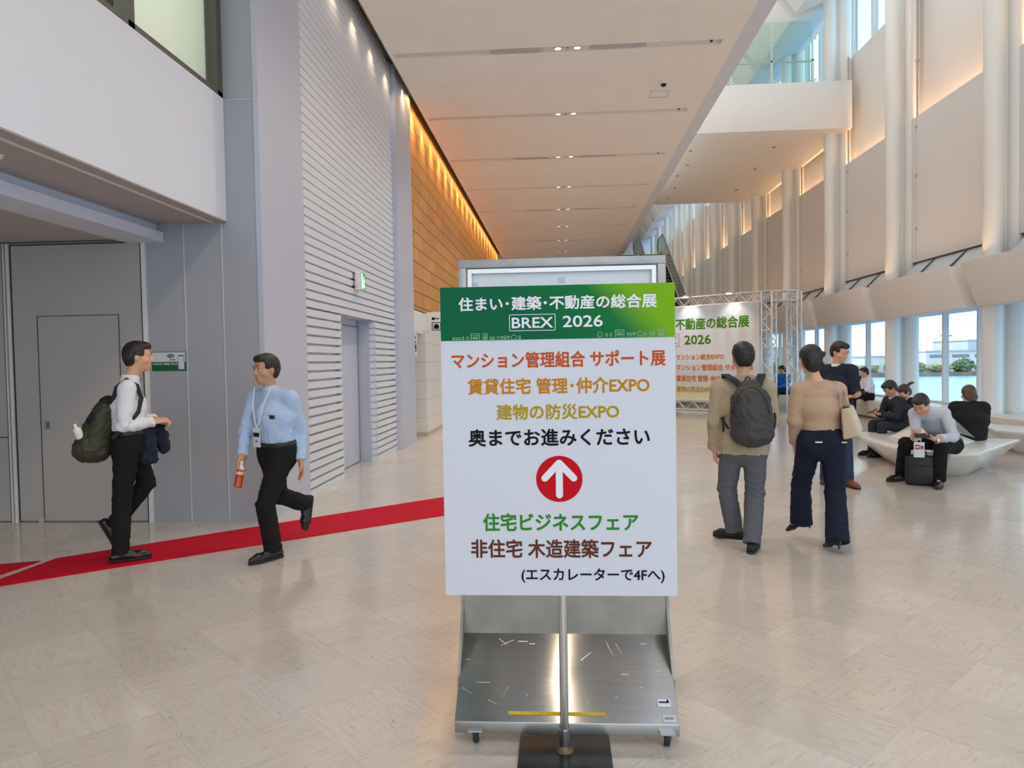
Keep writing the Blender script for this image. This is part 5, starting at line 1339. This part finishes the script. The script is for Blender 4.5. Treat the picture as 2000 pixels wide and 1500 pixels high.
for a0 in (-.10, .235):
    m = MB(); m.path([gp(a0, -.145, .93).tolist(), gp(a0-.05*(1 if a0 < 0 else -.25), -.09, 1.00).tolist(), gp(a0-.07*(1 if a0 < 0 else -.1), .02, 1.08).tolist()], .009, 6); m.build('lower_strap', strap_m, t, True)
m = MB(); m.strip([gp(-.135, -.135, 1.02).tolist(), gp(-.14, -.14, .90).tolist()], (f.v(1, 0)*.010).tolist(), f.v(0, -1)*.004); m.build('loose_strap_end', strap_m, t)
m = MB(); m.obox(gp(.20, -.325, .86).tolist(), (f.v(1, 0)*.016).tolist(), (0, 0, .006), (f.v(0, -1)*.004).tolist()); m.build('maker_patch', rubber, t)

# --- woman seen from behind, beige knit, navy trousers, heels
f = Fr(2.048, 5.868)
J = dict(hipL=f(-.055, 0, .80), hipR=f(.115, 0, .80), knL=f(-.125, .12, .46), anL=f(-.128, .16, .175), toeL=f(-.235, .205, .062), knR=f(.130, .01, .43), anR=f(.138, -.17, .118), toeR=f(.050, -.08, .022),
         shL=f(-.135, .0, 1.205), shR=f(.15, -.0, 1.205), neck=f(.0, .0, 1.275), chest=f(.01, .0, 1.06), elL=f(-.168, -.03, .955), wrL=f(-.172, .05, .775), elR=f(.195, .07, .97), wrR=f(.14, .22, 1.05), head=f(-.052, .02, 1.447), face=f.v(-.40, .90, -.05))
for k_ in J:
    if k_[:2] in ('sh', 'ne', 'ch', 'el', 'wr', 'he'): J[k_] = J[k_]+NPV(0, 0, .042)
    if k_[:3] == 'hip': J[k_] = J[k_]+NPV(0, 0, .032)
t4, o4, q4 = person('person', 'person in beige knit top, navy trousers and black heels walking away', J, ('sweater', knit, dict(i=.012, hem=.09, wr=.003)), ('trousers', navy, dict(knee=.078, ankle=.090, wr=.004, len=.045)), ('heel', shoe_b), ('bun', hair_b), sk=skin_f, seed=47, fem=True, legw=1.05, bulk=.98, h=.0055, hc=.0065,
            hands=dict(L=dict(d=f.v(.02, .1, -1), n=f.v(.9, -.4, 0), s=f.v(.3, 1, 0), curl=.75), R=dict(d=f.v(-.2, .6, .6), n=f.v(-1, 0, 0), s=f.v(0, .2, 1), curl=.8)))
m = MB()
for a0 in (.0, .175):
    c = f(a0+.01, -.132 if a0 < .1 else -.10, .845)-np.array(o4); m.obox(c.tolist(), (f.v(1, .15)*.026).tolist(), (0, 0, .005), (f.v(0, -1)*.006).tolist())
m.build('pocket_lining', ink['white'], t4)
f = Fr(2.048, 5.868, -.02, 0, .04)
t = thing('tote_bag', 'cream leather tote bag on the shoulder of the person in the beige knit', 'bag', f(.25, -.03, .80).tolist()); g0 = np.array(f(.25, -.03, .80), np.float32)
m = MB(); T0 = [gp(.185, -.10, 1.06), gp(.245, -.12, 1.075), gp(.285, .13, 1.09), gp(.225, .15, 1.075)]; Bm = [gp(.20, -.15, .825), gp(.325, -.18, .865), gp(.36, .17, .885), gp(.235, .19, .845)]
m.add([p.tolist() for p in Bm+T0], [(3, 2, 1, 0), (4, 5, 6, 7), (0, 1, 5, 4), (1, 2, 6, 5), (2, 3, 7, 6), (3, 0, 4, 7)]); m.build('body', bag_l, t, bevel=.018, seg=3)
m = MB(); m.obox(((T0[0]+T0[1]+T0[2]+T0[3])/4+NPV(0, 0, .004)).tolist(), (f.v(1, .1)*.022).tolist(), (f.v(.15, 1)*.09).tolist(), (0, 0, .003)); m.build('opening', black_pl, t)
for b_ in (-.07, .07):
    m = MB(); m.strip([gp(.195, b_*1.2, 1.05).tolist(), gp(.185, b_*1.1, 1.14).tolist(), gp(.165, b_*.8, 1.22).tolist(), gp(.145, b_*.4, 1.279).tolist(), gp(.20, b_*.6, 1.23).tolist(), gp(.255, b_*1.1, 1.08).tolist()], (f.v(0, 1)*.011).tolist(), f.v(.7, 0, .7)*.004); m.build('handle', bag_l, t)
    m = MB(); m.lathe(gp(.195, b_*1.2, 1.05).tolist(), [(.012, 0), (.012, .006)], 10, axis=f.v(-1, -.3).tolist()); m.build('ring', chrome, t)

# --- man half hidden behind her, navy jacket, jeans, brown shoes, tablet in hand
f = Fr(3.20, 8.55)
J = dict(hipL=f(.075, -.05, .86), hipR=f(-.075, .05, .86), knL=f(.10, -.06, .47), anL=f(.12, .0, .082), toeL=f(.20, -.12, .022), knR=f(-.10, .02, .47), anR=f(-.12, .04, .082), toeR=f(-.03, -.10, .022),
         shL=f(.155, -.09, 1.345), shR=f(-.125, .10, 1.345), neck=f(.01, -.01, 1.40), chest=f(.0, 0, 1.18), elL=f(.20, -.14, 1.08), wrL=f(.205, -.235, 1.07), elR=f(-.11, -.02, 1.06), wrR=f(.105, -.23, 1.05), head=f(.035, -.04, 1.56), face=f.v(.75, -.60, -.35), up=f.v(.25, -.2, .9))
person('person', 'person in navy jacket and jeans mostly hidden behind the person in beige knit', J, ('jacket', suit_n, dict(i=.024, hem=-.05, long=True, collar=shirt_w)), ('trousers', jean, dict(knee=.072)), ('flat', shoe_br, sole_d), ('short', hair_b), seed=59, h=.0075, hc=.010,
       hands=dict(L=dict(d=f.v(.2, -.9, 0), n=f.v(-.6, 0, .8), s=f.v(-.6, -.4, .5), curl=.6), R=dict(d=f.v(.9, -.3, .1), n=f.v(0, 0, 1), s=f.v(0, .9, .2), curl=.5)))
t = thing('tablet', 'dark tablet held by the person in navy jacket', 'tablet', f(.215, -.285, 1.085).tolist()); m = MB(); m.obox((0, 0, .02), (f.v(.9, -.3, .25)*.075).tolist(), (f.v(-.1, -.7, .5)*.05).tolist(), (f.v(-.3, .4, .9)*.004).tolist()); m.build('slab', black_pl, t, bevel=.002)

# --- seated people
V3 = lambda *a: np.array(a, float)
J = dict(hipR=V3(4.57, 8.96, .445), hipL=V3(4.65, 8.80, .445), knR=V3(4.03, 8.68, .475), knL=V3(4.30, 8.42, .455), anR=V3(4.08, 8.90, .085), anL=V3(4.31, 8.46, .082), toeR=V3(3.92, 8.83, .022), toeL=V3(4.20, 8.30, .022),
         shR=V3(4.15, 8.72, .825), shL=V3(4.43, 8.60, .835), neck=V3(4.24, 8.63, .865), chest=V3(4.44, 8.76, .70), elR=V3(4.15, 8.66, .565), elL=V3(4.48, 8.50, .56), wrR=V3(4.00, 8.40, .575), wrL=V3(4.18, 8.33, .565), head=V3(4.13, 8.52, .945), face=V3(-.55, -.52, -.66), up=V3(-.45, -.45, .75))
person('person', 'person in light grey shirt bent over a phone on the nearest white bench', J, ('shirt', shirt_g, dict(i=.012, collar=shirt_g, hem=.05, wr=.006)), ('trousers', blk, dict(knee=.074, belt=True)), ('flat', shoe_b, sole_d), ('short', hair_b), seed=61, sleeve=.72, h=.006, hc=.0075,
       hands=dict(R=dict(d=V3(-.2, -.75, .35), n=V3(.6, -.1, .75), s=V3(.6, .2, .6), curl=.7), L=dict(d=V3(-.8, -.15, .2), n=V3(-.2, -.3, .9), s=V3(.2, -.8, .2), curl=.7)))
t = thing('phone', 'dark phone in the hands of the person on the nearest bench', 'phone', (4.02, 8.265, .60)); m = MB(); m.obox((0, 0, .012), (.075, -.015, 0), (.01, .028, .02), (0, -.003, .004)); m.build('phone_body', black_pl, t, bevel=.001)
t = thing('name_badge', 'white badge with red square hanging from the hands of the bench sitter', 'badge', (3.965, 8.215, .375)); m = MB(); m.obox((0, 0, .085), (.048, -.02, 0), (0, 0, .085), (.0006, .0014, 0)); m.build('card', vinyl, t)
m = MB(); m.obox((-.018, .004-.0015, .115), (.020, -.0083, 0), (0, 0, .024), (-.0008, -.0018, 0)); sq = m.build('red_square', ink['red'], t)
lettering('lettering', '10', V3(-.036, .0093, .10), V3(.923, -.385, 0), V3(0, 0, 1), .004, .034, .002, .028, ink['white'], t, .0015, .0062)
m = MB(); m.obox((.024, -.0135, .113), (.014, -.0058, 0), (0, 0, .018), (-.0006, -.0014, 0)); m.build('grey_square', mat('badge_grey', (.12, .12, .13), .6), t)
m = MB(); m.path([(-.02, .008, .17), (-.03, .03, .21), (.0, .06, .225), (.02, .03, .21), (.02, -.008, .17)], .003, 5); m.build('cord', ink['white'], t, True)
t = thing('wristwatch', 'round wristwatch with metal case on the bench sitter in grey shirt', 'watch', (4.215, 8.335, .545)); MB().lathe((0, 0, 0), [(.036, -.009), (.039, -.004), (.039, .004), (.036, .009)], 20, axis=(.86, .05, -.05)).build('band', chrome, t, True); MB().lathe((-.0, -.034, .012), [(.017, 0), (.017, .008), (.013, .010)], 18, axis=(-.15, -1, .35)).build('case', chrome, t, True)
t = thing('briefcase', 'black soft briefcase standing on the floor between the bench sitter\'s feet', 'bag', (4.17, 8.60, 0), math.radians(-28))
MB().box((-.16, -.07, .0), (.16, .07, .345)).build('case', bag_b, t, bevel=.03, seg=3)
MB().box((-.13, -.085, .03), (.13, -.068, .23)).build('front_pocket', bag_b, t, bevel=.008)
m = MB(); m.path([(-.06, -.02, .34), (-.055, -.02, .385), (0, -.02, .40), (.055, -.02, .385), (.06, -.02, .34)], .008, 6); m.build('handle', strap_m, t, True)
m = MB(); m.strip([(.15, -.02, .33), (.175, -.01, .22), (.172, 0, .08)], (0, .018, 0), (.006, 0, 0)); m.build('side_strap', strap_m, t)


def sit(label, hip, fwd, lean, seat=None, top=None, bottom=None, shoe=None, hair=None, seed=1, h=.010, hc=.012, hands_up=.62, fem=False, head_f=None, **kw):
    F_ = unit(V3(fwd[0], fwd[1], 0)); R_ = V3(F_[1], -F_[0], 0); H_ = V3(*hip); Z = V3(0, 0, 1); s_ = kw.pop('s', 1.0)
    nk = H_+F_*lean*s_+Z*.50*s_; sh_ = H_+F_*(lean-.01)*s_+Z*.44*s_
    kz = hip[2]+.03; J = dict(hipR=H_+R_*.085, hipL=H_-R_*.085, shR=sh_+R_*.165, shL=sh_-R_*.165, neck=nk, chest=H_+F_*(lean*.45-.03)+Z*.27*s_)
    for c, sg in (('R', 1), ('L', -1)):
        J['kn'+c] = H_+F_*.42+R_*sg*.12+Z*(kz-hip[2]); J['an'+c] = H_+F_*(.44+kw.get('feet', 0))+R_*sg*.12; J['an'+c][2] = .082; J['toe'+c] = J['an'+c]+F_*.17; J['toe'+c][2] = .022
        J['el'+c] = sh_+R_*sg*.19-Z*.25*s_+F_*(.08+kw.get('reach', .0)); J['wr'+c] = H_+F_*(.38+kw.get('reach', 0))+R_*sg*.05; J['wr'+c][2] = hands_up
    kw.pop('feet', 0); kw.pop('reach', 0); hf_ = head_f or (F_[0], F_[1], -.45)
    J['head'] = nk+F_*.055+Z*.15*s_; J['face'] = V3(*hf_); J['up'] = unit(Z+F_*.35); J.update(kw.pop('J', {}))
    return person('person', label, J, top, bottom, shoe, hair, seed=seed, h=h, hc=hc, fem=fem, **kw)


sit('person in dark suit seated on the second white bench looking at a phone', (5.16, 11.12, .44), (-1, -.12), .20, top=('jacket', suit, dict(i=.022, hem=-.03, long=True, collar=shirt_w)), bottom=('trousers', suit, {}), shoe=('flat', shoe_b, sole_d), hair=('short', hair_b), sk=skin_d, seed=71, h=.008, hc=.010, hands_up=.63, s=.88, head_f=(-1, -.15, -.85),
    hands=dict(R=dict(d=V3(-1, -.2, .1), n=V3(0, -.3, .9), s=V3(0, -.9, .2), curl=.5), L=dict(d=V3(-1, .2, .1), n=V3(0, .3, .9), s=V3(0, .9, .2), curl=.6)))
t = thing('phone', 'dark phone held by the person in dark suit on the second bench', 'phone', (4.66, 11.06, .68)); m = MB(); m.obox((0, 0, .0), (.07, .01, .03), (0, .035, 0), (-.002, 0, .004)); m.build('phone_body', black_pl, t)
sit('person in black with a brown ponytail seated behind the person in dark suit', (5.66, 11.85, .44), (-.9, -.4), .25, top=('jacket', blk_top, dict(i=.018, hem=.0, long=True, collar=shirt_w)), bottom=('trousers', blk, {}), shoe=('flat', shoe_b, sole_d), hair=('pony', hair_dk), sk=skin_f, seed=73, fem=True, head_f=(-.8, -.25, -.7), s=.74)
sit('person in loose black top with curly brown hair seated with back to the camera', (5.52, 10.08, .42), (.35, .94), .03, top=('top', blk_top, dict(i=.035, hem=-.06, long=True)), bottom=('trousers', blk, {}), shoe=('flat', shoe_b, sole_d), hair=('curl', hair_br), sk=skin_f, seed=79, fem=False, sleeve=.15, h=.008, hc=.010, s=.84, head_f=(.1, .95, -.2))
sit('person in white shirt seated on the end of the window ledge bench', (7.50, 18.0, .51), (-1, -.05), .06, top=('shirt', shirt_w, dict(i=.014, collar=shirt_w)), bottom=('trousers', blk, {}), shoe=('flat', shoe_b, sole_d), hair=('short', hair_b), seed=83, s=.90, reach=-.02, head_f=(-1, 0, -.25), hands_up=.68)
sit('person in dark jacket seated beyond the white-shirted person on the window ledge', (7.62, 18.9, .52), (-1, .15), .04, top=('jacket', suit_n, dict(i=.02, hem=-.02, long=True, collar=shirt_w)), bottom=('trousers', blk, {}), shoe=('flat', shoe_b, sole_d), hair=('short', hair_b), seed=89, s=.93, head_f=(-1, .2, -.5))
sit('person in bright blue top with long black hair seated behind the truss tower', (6.50, 21.25, .52), (-.9, -.45), .06, top=('top', blue_top, dict(i=.03, hem=-.04, long=True)), bottom=('trousers', navy, {}), shoe=('flat', shoe_b, sole_d), hair=('curl', hair_b), sk=skin_f, seed=97, fem=True, s=.95, h=.012, hc=.014)
sit('person in black seated on the block bench, feet just visible beside the beige knit', (6.75, 22.05, .52), (.1, -1), .06, top=('jacket', suit, dict(i=.02, hem=-.02, long=True)), bottom=('trousers', blk, {}), shoe=('flat', shoe_b, sole_d), hair=('short', hair_b), seed=101, h=.012, hc=.014) if False else None
